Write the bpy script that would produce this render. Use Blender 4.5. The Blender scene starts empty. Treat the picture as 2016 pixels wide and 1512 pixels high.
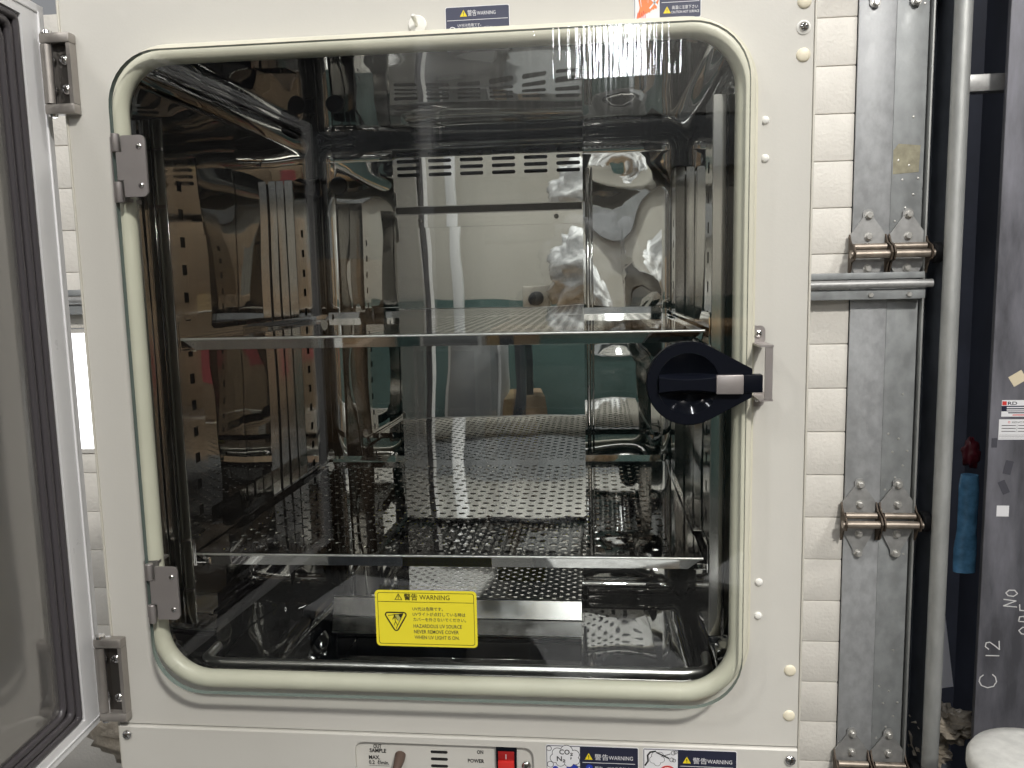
import bpy, bmesh, math, random
from mathutils import Vector, Matrix, noise
from mathutils.geometry import tessellate_polygon
random.seed(7)
R = math.radians
scene = bpy.context.scene
COL = scene.collection

# ------------------------------------------------------------------ camera
cam_d = bpy.data.cameras.new("camera")
cam_d.sensor_fit = 'HORIZONTAL'; cam_d.sensor_width = 36.0; cam_d.lens = 36.0 * 1601.37 / 2016.0
cam_d.clip_start = 0.01; cam_d.clip_end = 200
cam = bpy.data.objects.new("camera", cam_d); COL.objects.link(cam)
cr = Vector((0.994744, 0.100138, -0.021374)); cd = Vector((-0.008691, -0.125417, -0.992066)); cf = Vector((-0.102024, 0.987037, -0.123888))
cam.matrix_world = Matrix(((cr.x, -cd.x, -cf.x, 0.13813), (cr.y, -cd.y, -cf.y, -0.67775), (cr.z, -cd.z, -cf.z, 0.40377), (0, 0, 0, 1)))
scene.camera = cam

# ------------------------------------------------------------------ world, lamps, exposure
world = bpy.data.worlds.new("World"); scene.world = world; world.use_nodes = True
bg = world.node_tree.nodes["Background"]; bg.inputs[0].default_value = (0.95, 0.97, 1.0, 1); bg.inputs[1].default_value = 0.27

def lamp(name, loc, target, sx, sy, power, color):
    d = bpy.data.lights.new(name, 'AREA'); d.shape = 'RECTANGLE'; d.size = sx; d.size_y = sy; d.energy = power; d.color = color
    o = bpy.data.objects.new(name, d); COL.objects.link(o); o.location = loc
    o.rotation_euler = (Vector(target) - Vector(loc)).to_track_quat('-Z', 'Y').to_euler()
    return o
lamp("ceiling_lamp", (1.35, -2.55, 2.75), (0, 0, .3), .30, .22, 104, (1.0, .965, .905))
lamp("ceiling_lamp", (-1.75, -2.4, 2.7), (0, 0, .3), .30, .22, 15, (1.0, .96, .90))
lamp("ceiling_lamp", (0.28, -4.5, 1.77), (0, -1, .3), .13, .30, 10, (.95, .97, 1.0))
lamp("ceiling_lamp", (2.4, -0.4, 3.0), (1.2, 1.2, 0), .5, .3, 32, (1.0, .97, .92))

lamp("reflector_fill_lamp", (0.1, -3.5, 3.0), (0.1, -4.7, 1.75), 1.8, .08, 75, (1.0, .98, .95))  # added fill lamp, only there to brighten the pale panel behind
for tx, ty, tz, tp in ((-2.2, -1.3, 3.0, 16), (-.9, -3.1, 2.9, 16), (1.1, -3.7, 2.9, 16), (2.6, -1.8, 3.0, 16), (-1.9, -5.4, 2.9, 16), (2.1, -5.9, 2.9, 16), (.1, -1.1, 3.1, 18)):
    lamp("highlight_tube", (tx, ty, tz), (tx + .05, ty, 0), 1.2, .05, tp, (.97, .98, 1.0))  # added tubes: corner highlights in the steel and soft fill

vs = scene.view_settings
vs.view_transform = 'Standard'; vs.look = 'None'; vs.gamma = 1.0; vs.use_curve_mapping = False; vs.exposure = 0.0
cy = scene.cycles
cy.max_bounces = 12; cy.glossy_bounces = 7; cy.diffuse_bounces = 3; cy.transmission_bounces = 8; cy.transparent_max_bounces = 24
cy.caustics_reflective = False; cy.caustics_refractive = False; cy.sample_clamp_indirect = 6.0; cy.blur_glossy = 0.0
cy.use_denoising = True; cy.use_adaptive_sampling = True; cy.adaptive_threshold = .045; cy.adaptive_min_samples = 16

# ------------------------------------------------------------------ materials
M = {}
def nodes(name):
    m = bpy.data.materials.new(name); m.use_nodes = True
    nt = m.node_tree; b = nt.nodes["Principled BSDF"]; M[name] = m
    return m, nt, b
def rgb(c): return (c[0], c[1], c[2], 1)
def mat(name, color, rough=.5, metal=0.0, var=0.0, vscale=12, bump=0.0, bscale=200, rvar=0.0, stretch=(1, 1, 1), coat=0.0, spec=.5, color2=None):
    m, nt, b = nodes(name); N = nt.nodes; L = nt.links
    b.inputs["Base Color"].default_value = rgb(color); b.inputs["Roughness"].default_value = rough
    b.inputs["Metallic"].default_value = metal; b.inputs["Coat Weight"].default_value = coat; b.inputs["Specular IOR Level"].default_value = spec
    tc = N.new("ShaderNodeTexCoord"); mp = N.new("ShaderNodeMapping"); mp.inputs["Scale"].default_value = stretch
    L.new(tc.outputs["Object"], mp.inputs["Vector"])
    if var or rvar or color2:
        nz = N.new("ShaderNodeTexNoise"); nz.inputs["Scale"].default_value = vscale; nz.inputs["Detail"].default_value = 6; nz.inputs["Roughness"].default_value = .6
        L.new(mp.outputs[0], nz.inputs["Vector"])
        if var or color2:
            r = N.new("ShaderNodeValToRGB"); r.color_ramp.elements[0].position = .35; r.color_ramp.elements[1].position = .68
            c2 = color2 or tuple(x * (1 + var) for x in color)
            c1 = tuple(x * (1 - var) for x in color)
            r.color_ramp.elements[0].color = rgb(c1); r.color_ramp.elements[1].color = rgb(c2)
            L.new(nz.outputs["Fac"], r.inputs[0]); L.new(r.outputs[0], b.inputs["Base Color"])
        if rvar:
            mr = N.new("ShaderNodeMapRange"); mr.inputs[1].default_value = .3; mr.inputs[2].default_value = .7
            mr.inputs[3].default_value = max(.01, rough - rvar); mr.inputs[4].default_value = rough + rvar
            L.new(nz.outputs["Fac"], mr.inputs[0]); L.new(mr.outputs[0], b.inputs["Roughness"])
    if bump:
        n2 = N.new("ShaderNodeTexNoise"); n2.inputs["Scale"].default_value = bscale; n2.inputs["Detail"].default_value = 2
        L.new(mp.outputs[0], n2.inputs["Vector"])
        bp = N.new("ShaderNodeBump"); bp.inputs["Strength"].default_value = 1; bp.inputs["Distance"].default_value = bump
        L.new(n2.outputs["Fac"], bp.inputs["Height"]); L.new(bp.outputs[0], b.inputs["Normal"])
    return m

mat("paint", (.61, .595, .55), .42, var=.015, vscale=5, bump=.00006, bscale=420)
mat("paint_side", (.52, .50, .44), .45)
mat("gasket", (.66, .64, .53), .42, var=.05, vscale=14, rvar=.08)
mat("white_plastic", (.80, .79, .75), .35)
mat("ivory_plastic", (.80, .74, .58), .4, var=.04, vscale=90)
mat("mirror_steel", (.66, .655, .645), .014, 1.0, rvar=.012, vscale=9, bump=.0005, bscale=5)
mat("duct_steel", (.68, .675, .665), .010, 1.0, rvar=.008, vscale=7, bump=.0006, bscale=5)
mat("shelf_steel", (.68, .67, .66), .030, 1.0, rvar=.02, vscale=40, bump=.00025, bscale=6)
mat("post_steel", (.68, .66, .64), .085, 1.0, rvar=.05, vscale=14, stretch=(1, 1, .2), bump=.0003, bscale=12)
mat("cover_steel", (.66, .65, .63), .17, 1.0, rvar=.05, vscale=30)
mat("edge_steel", (.80, .79, .77), .30, 1.0)
mat("brushed_steel", (.41, .38, .37), .40, .70, rvar=.02, vscale=30)
mat("hinge_steel", (.37, .345, .32), .40, .75, var=.10, vscale=30, rvar=.08)
mat("chrome", (.72, .71, .70), .12, 1.0)
mat("dark_metal", (.06, .055, .05), .45, .6)
mat("black_plastic", (.004, .005, .009), .36, spec=.13)
mat("black_gloss", (.004, .005, .008), .10, spec=.45)
mat("black_rubber", (.02, .02, .022), .55)
mat("dark_gasket", (.055, .05, .055), .33)
mat("navy_plug", (.012, .016, .035), .35)
mat("door_frame", (.74, .74, .75), .32, var=.03, vscale=9, rvar=.08)
mat("door_panel", (.30, .29, .28), .09, .62, rvar=.03, vscale=6, bump=.0003, bscale=6)
mat("slot_black", (.006, .006, .006), .7)
mat("lamp_copper", (.55, .33, .16), .22, 1.0, var=.3, vscale=25)
mat("brown_rubber", (.10, .065, .05), .6)
mat("switch_red", (.62, .03, .025), .30)
mat("switch_red_dark", (.34, .014, .014), .30)
# labels
mat("lab_yellow", (.86, .74, .035), .42)
mat("lab_black", (.012, .012, .012), .45)
mat("lab_navy", (.018, .021, .045), .40)
mat("lab_navy_pale", (.055, .06, .10), .40)
mat("lab_white", (.78, .78, .80), .42)
mat("lab_tri", (.85, .68, .02), .42)
mat("lab_orange", (.80, .24, .08), .5)
mat("lab_red", (.65, .05, .045), .45)
mat("lab_blue", (.02, .05, .42), .45)
mat("lab_grey", (.45, .43, .12), .5)
mat("lab_print", (.06, .06, .055), .5)
# background
mat("door_white", (.80, .77, .71), .55, var=.06, vscale=8, bump=.0012, bscale=150)
mat("galv", (.40, .41, .42), .50, .25, var=.13, vscale=55, rvar=.10, bump=.0002, bscale=90, stretch=(1, 1, .7))
mat("galv_b", (.33, .345, .35), .50, .25, var=.14, vscale=38, rvar=.10, bump=.0002, bscale=70, stretch=(1, 1, .7))
mat("bolt_zinc", (.62, .61, .58), .35, .6, var=.15, vscale=90)
mat("residue", (.36, .335, .24), .7, var=.2, vscale=60)
mat("hinge_galv", (.40, .40, .395), .45, .45, var=.14, vscale=60, rvar=.08)
mat("pin_steel", (.36, .31, .26), .42, .7, var=.2, vscale=50)
mat("rusty", (.10, .075, .055), .6, .3, var=.35, vscale=60)
mat("track_galv", (.46, .47, .46), .5, .55, var=.12, vscale=30, stretch=(1, 1, .4), bump=.0003, bscale=120)
mat("track_dark", (.10, .113, .135), .5, .2, var=.2, vscale=20)
mat("jamb_dark", (.036, .042, .066), .6, var=.2, vscale=8)
mat("steel_column", (.150, .150, .172), .50, .2, var=.42, vscale=9, stretch=(2.2, 2.2, .55), rvar=.12)
mat("chalk", (.62, .62, .62), .9)
mat("tape_cream", (.66, .58, .42), .7)
mat("tape_dark", (.06, .06, .075), .6)
mat("blue_plastic", (.13, .33, .55), .16, var=.35, vscale=30, bump=.002, bscale=30)
mat("red_plastic", (.11, .012, .02), .4)
mat("paper", (.80, .80, .86), .7)
mat("crumple", (.42, .37, .30), .35, var=.3, vscale=20, bump=.004, bscale=60)
mat("bucket_white", (.76, .76, .73), .5, var=.10, vscale=50)
mat("bucket_rim", (.30, .29, .27), .7)
mat("concrete", (.13, .13, .128), .7, var=.2, vscale=3)
mat("wall_cream", (.46, .445, .40), .7, var=.04, vscale=2)
mat("wall_teal", (.085, .145, .138), .6, var=.12, vscale=2)
mat("cladding_grey", (.15, .15, .155), .6, var=.12, vscale=2, stretch=(1, 1, .2))
mat("roof_dark", (.075, .072, .070), .8, var=.3, vscale=1.5)
mat("carton", (.40, .29, .19), .75, var=.10, vscale=6)
mat("carton_dark", (.17, .125, .09), .8, var=.14, vscale=6)
mat("carton_tape", (.55, .40, .22), .35)
mat("pink_print", (.48, .10, .11), .7)
mat("post_white", (.70, .71, .72), .5)
mat("wrap_white", (.68, .69, .70), .22, var=.15, vscale=9, bump=.02, bscale=14)
mat("beam_grey", (.20, .21, .22), .6, var=.2, vscale=3)
mat("reflector", (.50, .49, .46), .6, var=.25, vscale=4, stretch=(3, 1, .1))  # surface of the added pale panel that brightens the shelf
mat("machine_dark", (.045, .05, .06), .45, var=.3, vscale=6)
mat("wood", (.34, .22, .11), .6, var=.2, vscale=10, stretch=(1, 8, 8))
mat("window_frame", (.62, .60, .56), .5)

def emission(name, color, s):
    m = bpy.data.materials.new(name); m.use_nodes = True; nt = m.node_tree; nt.nodes.clear()
    e = nt.nodes.new("ShaderNodeEmission"); o = nt.nodes.new("ShaderNodeOutputMaterial")
    e.inputs[0].default_value = rgb(color); e.inputs[1].default_value = s; nt.links.new(e.outputs[0], o.inputs[0]); M[name] = m
emission("daylight_pane", (.96, .99, 1.0), 3.2)

def glass_mat(name, tint):
    """clear sheet: straight-through transparency + a fresnel mirror, with a thin film of wiped smears"""
    m = bpy.data.materials.new(name); m.use_nodes = True; nt = m.node_tree; nt.nodes.clear(); N = nt.nodes; L = nt.links; M[name] = m
    out = N.new("ShaderNodeOutputMaterial")
    tr = N.new("ShaderNodeBsdfTransparent"); tr.inputs[0].default_value = rgb(tint)
    gl = N.new("ShaderNodeBsdfGlossy"); gl.inputs["Roughness"].default_value = .0
    lw = N.new("ShaderNodeLayerWeight"); lw.inputs[0].default_value = .5
    pw = N.new("ShaderNodeMath"); pw.operation = 'POWER'; pw.inputs[1].default_value = 5; L.new(lw.outputs["Facing"], pw.inputs[0])
    ma = N.new("ShaderNodeMath"); ma.operation = 'MULTIPLY_ADD'; ma.inputs[1].default_value = .96; ma.inputs[2].default_value = .04; L.new(pw.outputs[0], ma.inputs[0])
    mx = N.new("ShaderNodeMixShader"); L.new(ma.outputs[0], mx.inputs[0]); L.new(tr.outputs[0], mx.inputs[1]); L.new(gl.outputs[0], mx.inputs[2])
    # one wiped patch towards the upper right: vertical hair lines in a thin film
    tc = N.new("ShaderNodeTexCoord"); mp = N.new("ShaderNodeMapping"); mp.inputs["Scale"].default_value = (300, 1, 4.0); L.new(tc.outputs["Object"], mp.inputs[0])
    nz = N.new("ShaderNodeTexNoise"); nz.inputs["Scale"].default_value = 1; nz.inputs["Detail"].default_value = 3; L.new(mp.outputs[0], nz.inputs["Vector"])
    sx = N.new("ShaderNodeSeparateXYZ"); L.new(tc.outputs["Object"], sx.inputs[0])
    def ramp(sock, lo, hi):
        m = N.new("ShaderNodeMapRange"); m.interpolation_type = 'SMOOTHSTEP'; m.inputs[1].default_value = lo; m.inputs[2].default_value = hi; L.new(sock, m.inputs[0]); return m.outputs[0]
    def mul(a, b):
        m = N.new("ShaderNodeMath"); m.operation = 'MULTIPLY'; L.new(a, m.inputs[0])
        if isinstance(b, float): m.inputs[1].default_value = b
        else: L.new(b, m.inputs[1])
        return m.outputs[0]
    mask = mul(mul(ramp(sx.outputs["X"], -.03, .10), ramp(sx.outputs["X"], .26, .20)), ramp(sx.outputs["Z"], .44, .56))
    bp = N.new("ShaderNodeBump"); bp.inputs["Strength"].default_value = 1; bp.inputs["Distance"].default_value = .00017
    L.new(mul(nz.outputs["Fac"], mask), bp.inputs["Height"]); L.new(bp.outputs[0], gl.inputs["Normal"])
    r1 = ramp(nz.outputs["Fac"], .48, .72)
    g2 = N.new("ShaderNodeBsdfGlossy"); g2.inputs["Roughness"].default_value = .10
    mx2 = N.new("ShaderNodeMixShader"); L.new(mul(mul(r1, mask), .022), mx2.inputs[0]); L.new(mx.outputs[0], mx2.inputs[1]); L.new(g2.outputs[0], mx2.inputs[2])
    L.new(mx2.outputs[0], out.inputs[0])
glass_mat("glass", (.985, .995, .985))
mat("glass_edge", (.17, .215, .20), .15, spec=.6)

# ------------------------------------------------------------------ builders
WM = {}
def put(o, parent=None, wm=None):
    COL.objects.link(o); WM[o.name] = wm or Matrix.Identity(4)
    if parent is not None:
        o.parent = parent; o.matrix_parent_inverse = WM[parent.name].inverted()
    return o
def thing(name, label, cat, loc, group=None, parent=None):
    o = bpy.data.objects.new(name, None); o.empty_display_size = .05; o.location = loc
    put(o, parent, Matrix.Translation(loc))
    if label: o["label"] = label
    if cat: o["category"] = cat
    if group: o["group"] = group
    return o
def tag(o, label, cat=None, group=None, kind=None):
    if label: o["label"] = label
    if cat: o["category"] = cat
    if group: o["group"] = group
    if kind: o["kind"] = kind
    return o
XF = [None]
def mesh_of(name, V, F, mats, smooth=False, fm=None, auto=None):
    me = bpy.data.meshes.new(name)
    if XF[0] is not None: V = [XF[0] @ Vector(v) for v in V]
    me.from_pydata([tuple(v) for v in V], [], F)
    if isinstance(mats, str): mats = [mats]
    for k in mats: me.materials.append(M[k])
    if fm:
        for p, i in zip(me.polygons, fm): p.material_index = i
    if smooth:
        me.polygons.foreach_set("use_smooth", [True] * len(me.polygons))
        if auto: me.set_sharp_from_angle(angle=R(auto))
    me.update()
    return me
def obj(name, V, F, mats, parent=None, smooth=False, fm=None, auto=None):
    me = mesh_of(name, V, F, mats, smooth, fm, auto)
    return put(bpy.data.objects.new(name, me), parent)

class MB:
    """collects shapes for ONE mesh"""
    def __init__(s): s.V = []; s.F = []; s.I = []
    def add(s, V, F, mi=0):
        k = len(s.V); s.V += [Vector(v) for v in V]; s.F += [tuple(i + k for i in f) for f in F]; s.I += [mi] * len(F); return s
    def build(s, name, mats, parent=None, smooth=False, auto=35): return obj(name, s.V, s.F, mats, parent, smooth, s.I, auto if smooth else None)
    def box(s, x0, x1, y0, y1, z0, z1, mi=0, bev=0.0, seg=2):
        v, f = boxg(x0, x1, y0, y1, z0, z1, bev, seg); return s.add(v, f, mi)
    def plate(s, *a, mi=0, **k):
        v, f = plateg(*a, **k); return s.add(v, f, mi)
    def tube(s, *a, mi=0, **k):
        v, f = tubeg(*a, **k); return s.add(v, f, mi)
    def lathe(s, *a, mi=0, **k):
        v, f = latheg(*a, **k); return s.add(v, f, mi)

def boxg(x0, x1, y0, y1, z0, z1, bev=0.0, seg=2):
    bm = bmesh.new(); bmesh.ops.create_cube(bm, size=1)
    for v in bm.verts: v.co = Vector(((x0 + x1) / 2 + v.co.x * (x1 - x0), (y0 + y1) / 2 + v.co.y * (y1 - y0), (z0 + z1) / 2 + v.co.z * (z1 - z0)))
    if bev: bmesh.ops.bevel(bm, geom=list(bm.edges), offset=bev, segments=seg, profile=.5, affect='EDGES')
    bm.verts.index_update(); V = [v.co.copy() for v in bm.verts]; F = [tuple(v.index for v in f.verts) for f in bm.faces]; bm.free()
    return V, F
def box(name, x0, x1, y0, y1, z0, z1, m, parent=None, bev=.001, seg=2):
    v, f = boxg(x0, x1, y0, y1, z0, z1, bev, seg); return obj(name, v, f, m, parent, smooth=bool(bev), auto=40)

X, Y, Z = Vector((1, 0, 0)), Vector((0, 1, 0)), Vector((0, 0, 1))
def plateg(outer, holes, org, t, u=X, v=Z):
    """flat sheet with real holes; front at org, thickness t away from n = u x v"""
    n = u.cross(v); org = Vector(org)
    loops = [outer] + list(holes); flat = [p for l in loops for p in l]
    tris = tessellate_polygon([[Vector((p[0], p[1], 0)) for p in l] for l in loops])
    N = len(flat); V = [org + u * p[0] + v * p[1] for p in flat] + [org + u * p[0] + v * p[1] - n * t for p in flat]
    F = []
    for a, b, c in tris:
        A, B, Cc = (Vector(flat[i]) for i in (a, b, c))
        if (B - A).cross(Cc - A) < 0: b, c = c, b
        F.append((a, b, c)); F.append((a + N, c + N, b + N))
    k = 0
    for li, l in enumerate(loops):
        m = len(l); area = sum(l[i][0] * l[(i + 1) % m][1] - l[(i + 1) % m][0] * l[i][1] for i in range(m))
        inv = (area > 0) == (li == 0)
        for i in range(m):
            j = (i + 1) % m
            F.append((k + i, k + i + N, k + j + N, k + j) if inv else (k + j, k + j + N, k + i + N, k + i))
        k += m
    return V, F
def plate(name, outer, holes, org, t, m, parent=None, u=X, v=Z):
    V, F = plateg(outer, holes, org, t, u, v); return obj(name, V, F, m, parent)
def rect(x0, x1, z0, z1): return [(x0, z0), (x1, z0), (x1, z1), (x0, z1)]
def rrect(x0, x1, z0, z1, r, n=8):
    P = []
    for cx, cz, a0 in ((x1 - r, z0 + r, -90), (x1 - r, z1 - r, 0), (x0 + r, z1 - r, 90), (x0 + r, z0 + r, 180)):
        for i in range(n + 1):
            a = R(a0 + 90 * i / n); P.append((cx + r * math.cos(a), cz + r * math.sin(a)))
    return P
def circ(cx, cz, r, n=12, a0=0): return [(cx + r * math.cos(R(a0) + 2 * math.pi * i / n), cz + r * math.sin(R(a0) + 2 * math.pi * i / n)) for i in range(n)]
def tubeg(path, r, n=10, closed=False, caps=True):
    path = [Vector(p) for p in path]; m = len(path); V = []; F = []; up = None
    for i, p in enumerate(path):
        a = path[(i - 1) % m] if (closed or i > 0) else p; b = path[(i + 1) % m] if (closed or i < m - 1) else p
        t = (b - a).normalized()
        if up is None:
            up = Vector((0, 1, 0)) if abs(t.y) < .9 else Vector((0, 0, 1))
        s = t.cross(up)
        if s.length < 1e-6: s = t.cross(Vector((1, 0, 0)))
        s.normalize(); up = s.cross(t).normalized()
        rr = r[i] if isinstance(r, (list, tuple)) else r
        for k in range(n):
            an = 2 * math.pi * k / n; V.append(p + (s * math.cos(an) + up * math.sin(an)) * rr)
    for i in range(m if closed else m - 1):
        j = (i + 1) % m
        for k in range(n):
            l = (k + 1) % n; F.append((i * n + k, i * n + l, j * n + l, j * n + k))
    if not closed and caps:
        F.append(tuple(range(n))[::-1]); F.append(tuple((m - 1) * n + k for k in range(n)))
    return V, F
def tube(name, path, r, m, parent=None, n=10, closed=False):
    v, f = tubeg(path, r, n, closed); return obj(name, v, f, m, parent, smooth=True, auto=50)
def latheg(prof, c, axis=(0, -1, 0), n=24, cap=True):
    """profile of (radius, height along axis)"""
    ax = Vector(axis).normalized(); s = ax.cross(Z if abs(ax.z) < .9 else X).normalized(); t = ax.cross(s); c = Vector(c)
    V = []; F = []
    for r, h in prof:
        for k in range(n):
            a = 2 * math.pi * k / n; V.append(c + ax * h + (s * math.cos(a) + t * math.sin(a)) * max(r, 1e-5))
    for i in range(len(prof) - 1):
        for k in range(n):
            l = (k + 1) % n; F.append((i * n + k, i * n + l, (i + 1) * n + l, (i + 1) * n + k))
    F.append(tuple(range(n))[::-1])
    if cap: F.append(tuple((len(prof) - 1) * n + k for k in range(n)))
    return V, F
def lathe(name, prof, c, m, parent=None, axis=(0, -1, 0), n=24, auto=40, cap=True):
    v, f = latheg(prof, c, axis, n, cap); return obj(name, v, f, m, parent, smooth=True, auto=auto)

# a pan-head cross screw, facing -y, radius 1 mm * size
def screw_mesh(name, m1):
    b = MB(); b.lathe([(1, 0), (1, .18), (.86, .42), (.55, .60), (.0, .66)], (0, 0, 0), n=16)
    for w, h in ((.95, .22), (.22, .95)):
        b.add(*plateg(rect(-w / 2, w / 2, -h / 2, h / 2), [], (0, -.665 if w > h else -.668, 0), .1), 1)
    b.add([(x * 1.0, -.60, z * 1.0) for x, z in circ(0, 0, .5, 8)], [tuple(range(8))], 0)
    k = mesh_of(name, b.V, b.F, [m1, "dark_metal"], True, b.I, 40)
    return k
SCREW = screw_mesh("screw", "chrome")
def screw(p, r, parent, rot=0, name="screw"):
    o = bpy.data.objects.new(name, SCREW); o.location = p; o.scale = (r, r, r); o.rotation_euler = (0, R(rot), 0)
    return put(o, parent)

# text -> polygons in the label plane
_txt = {}
def text_poly(s, size, bold=0.0):
    key = (s, size, bold)
    if key in _txt: return _txt[key]
    c = bpy.data.curves.new("t", 'FONT'); c.body = s; c.size = size; c.resolution_u = 2; c.offset = bold
    o = bpy.data.objects.new("t", c); COL.objects.link(o)
    dg = bpy.context.evaluated_depsgraph_get(); dg.update()
    me = o.evaluated_get(dg).to_mesh()
    V = [(v.co.x, v.co.y) for v in me.vertices]; F = [tuple(p.vertices) for p in me.polygons]
    o.evaluated_get(dg).to_mesh_clear(); bpy.data.objects.remove(o); bpy.data.curves.remove(c)
    _txt[key] = (V, F); return V, F
class Label:
    """one printed sheet: every ink patch lies a hair above the sheet, all in one mesh"""
    def __init__(s, org, u=X, v=Z, step=.00010): s.o = Vector(org); s.u = u; s.v = v; s.n = u.cross(v); s.V = []; s.F = []; s.I = []; s.m = []; s.step = step
    def mi(s, m):
        if m not in s.m: s.m.append(m)
        return s.m.index(m)
    def raw(s, P, F, m, lay):
        k = len(s.V); s.V += [s.o + s.u * p[0] + s.v * p[1] + s.n * (s.step * lay) for p in P]
        s.F += [tuple(i + k for i in f) for f in F]; s.I += [s.mi(m)] * len(F)
    def poly(s, P, m, lay=1, holes=()):
        loops = [P] + list(holes); flat = [p for l in loops for p in l]
        T = []
        for a, b, c in tessellate_polygon([[Vector((p[0], p[1], 0)) for p in l] for l in loops]):
            A, B, Cc = (Vector(flat[i]) for i in (a, b, c))
            T.append((a, b, c) if (B - A).cross(Cc - A) > 0 else (a, c, b))
        s.raw(flat, T, m, lay)
    def sheet(s, P, m, t=.00025):
        V, F = plateg(P, [], s.o, t, s.u, s.v); k = len(s.V); s.V += V; s.F += [tuple(i + k for i in f) for f in F]; s.I += [s.mi(m)] * len(F)
    def line(s, pts, w, m, lay=1, closed=False):
        n = len(pts)
        for i in range(n if closed else n - 1):
            a = Vector(pts[i]); b = Vector(pts[(i + 1) % n]); d = (b - a)
            if d.length < 1e-9: continue
            d.normalize(); q = Vector((-d.y, d.x)) * (w / 2); e = d * (w * .3)
            s.raw([a - q - e, b - q + e, b + q + e, a + q - e], [(0, 1, 2, 3)], m, lay + i * .04)
    def text(s, t, x, y, size, m, lay=2, width=None, bold=0.0, center=False):
        V, F = text_poly(t, 1.0, bold)
        if not V: return
        x0 = min(p[0] for p in V); x1 = max(p[0] for p in V); k = (width / (x1 - x0)) if width else size
        if center: x = x - k * (x1 - x0) / 2
        s.raw([(x + (p[0] - x0) * k, y + p[1] * size) for p in V], F, m, lay)
    def triangle(s, x, y, h, m, mark, lay=2):
        w = h * 1.12
        s.poly([(x, y), (x + w, y), (x + w / 2, y + h)], m, lay)
        s.poly([(x + w * .46, y + h * .30), (x + w * .54, y + h * .30), (x + w * .56, y + h * .68), (x + w * .44, y + h * .68)], mark, lay + 1)
        s.poly(circ(x + w / 2, y + h * .17, h * .06, 8), mark, lay + 1)
    def ring(s, x, y, r, w, m, lay=2, slash=None):
        s.poly(circ(x, y, r, 24), m, lay, [circ(x, y, r - w, 24)])
        if slash is not None:
            a = R(slash); s.line([(x - math.cos(a) * r * .9, y - math.sin(a) * r * .9), (x + math.cos(a) * r * .9, y + math.sin(a) * r * .9)], w, m, lay)
    def build(s, name, parent, label=None):
        o = obj(name, s.V, s.F, s.m, parent, fm=s.I)
        if label: o["label"] = label
        return o

# ================================================================== SETTING
GZ = -.95
V, F = plateg(rect(-12, 12, -14, 6), [], (0, 0, GZ), .1, X, Y)
tag(obj("floor", V, F, "concrete"), None, kind="structure")
def struct(name, x0, x1, y0, y1, z0, z1, m): return tag(box(name, x0, x1, y0, y1, z0, z1, m, None, 0), None, kind="structure")
struct("rear_wall", -6, 6, -7.7, -7.5, GZ, 3.6, "cladding_grey")
struct("ceiling", -9, 9, -11, 1.6, 3.5, 3.6, "roof_dark")
for k in range(9): struct("roof_beam", -9, 9, -10.6 + k * 1.35, -10.48 + k * 1.35, 3.28, 3.495, "machine_dark")
struct("dark_recess_wall", .80, 2.6, 1.34, 1.42, GZ, 3.4, "jamb_dark")

# ================================================================== INCUBATOR
INC = thing("incubator", "cream painted laboratory incubator with stainless chamber, its outer door standing open", "incubator", (0, .33, GZ))
# --- cabinet shell
HOLE = rrect(-.2600, .2605, .0500, .6035, .050, 10)
plate("front_panel", rect(-.3085, .3085, .0014, .70), [HOLE], (0, 0, 0), .010, "paint", INC)
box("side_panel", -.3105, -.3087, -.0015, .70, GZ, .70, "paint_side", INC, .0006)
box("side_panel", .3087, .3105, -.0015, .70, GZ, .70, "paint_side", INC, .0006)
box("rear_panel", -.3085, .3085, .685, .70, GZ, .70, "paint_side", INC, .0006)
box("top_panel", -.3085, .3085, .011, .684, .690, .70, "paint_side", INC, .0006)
# lower panel with a shallow recess for the switches
REC = rrect(-.0825, .0805, -.075, -.0072, .0085, 6)
plate("lower_panel", rect(-.3082, .3082, GZ + .02, -.0012), [REC], (0, -.003, 0), .012, "paint", INC)
b = MB(); b.add([(-.3082, -.003, -.0012), (.3082, -.003, -.0012), (.3082, -.0016, .0002), (-.3082, -.0016, .0002), (.3082, .008, .0002), (-.3082, .008, .0002)], [(0, 1, 2, 3), (3, 2, 4, 5)])
b.build("panel_top_edge", "paint", INC)
plate("recess_plate", rrect(-.0825, .0805, -.075, -.0072, .0085, 6), [], (0, .0012, 0), .0015, "paint", INC)
# --- breaker strip round the opening and the bulging gasket
OUT = rrect(-.2700, .2700, .0410, .6065, .058, 10)
plate("breaker_strip", OUT, [rrect(-.2602, .2607, .0498, .6037, .050, 10)], (0, -.0022, 0), .002, "paint", INC)
plate("gasket_flange", rrect(-.2652, .2655, .0450, .6045, .055, 10), [rrect(-.2545, .2549, .0553, .5958, .047, 10)], (0, -.0090, 0), .0065, "gasket", INC)
path = [(x, -.0125, z) for x, z in rrect(-.2548, .2552, .0550, .5955, .047, 12)]
tube("door_gasket", path, .0080, "gasket", INC, 16, True)

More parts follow.
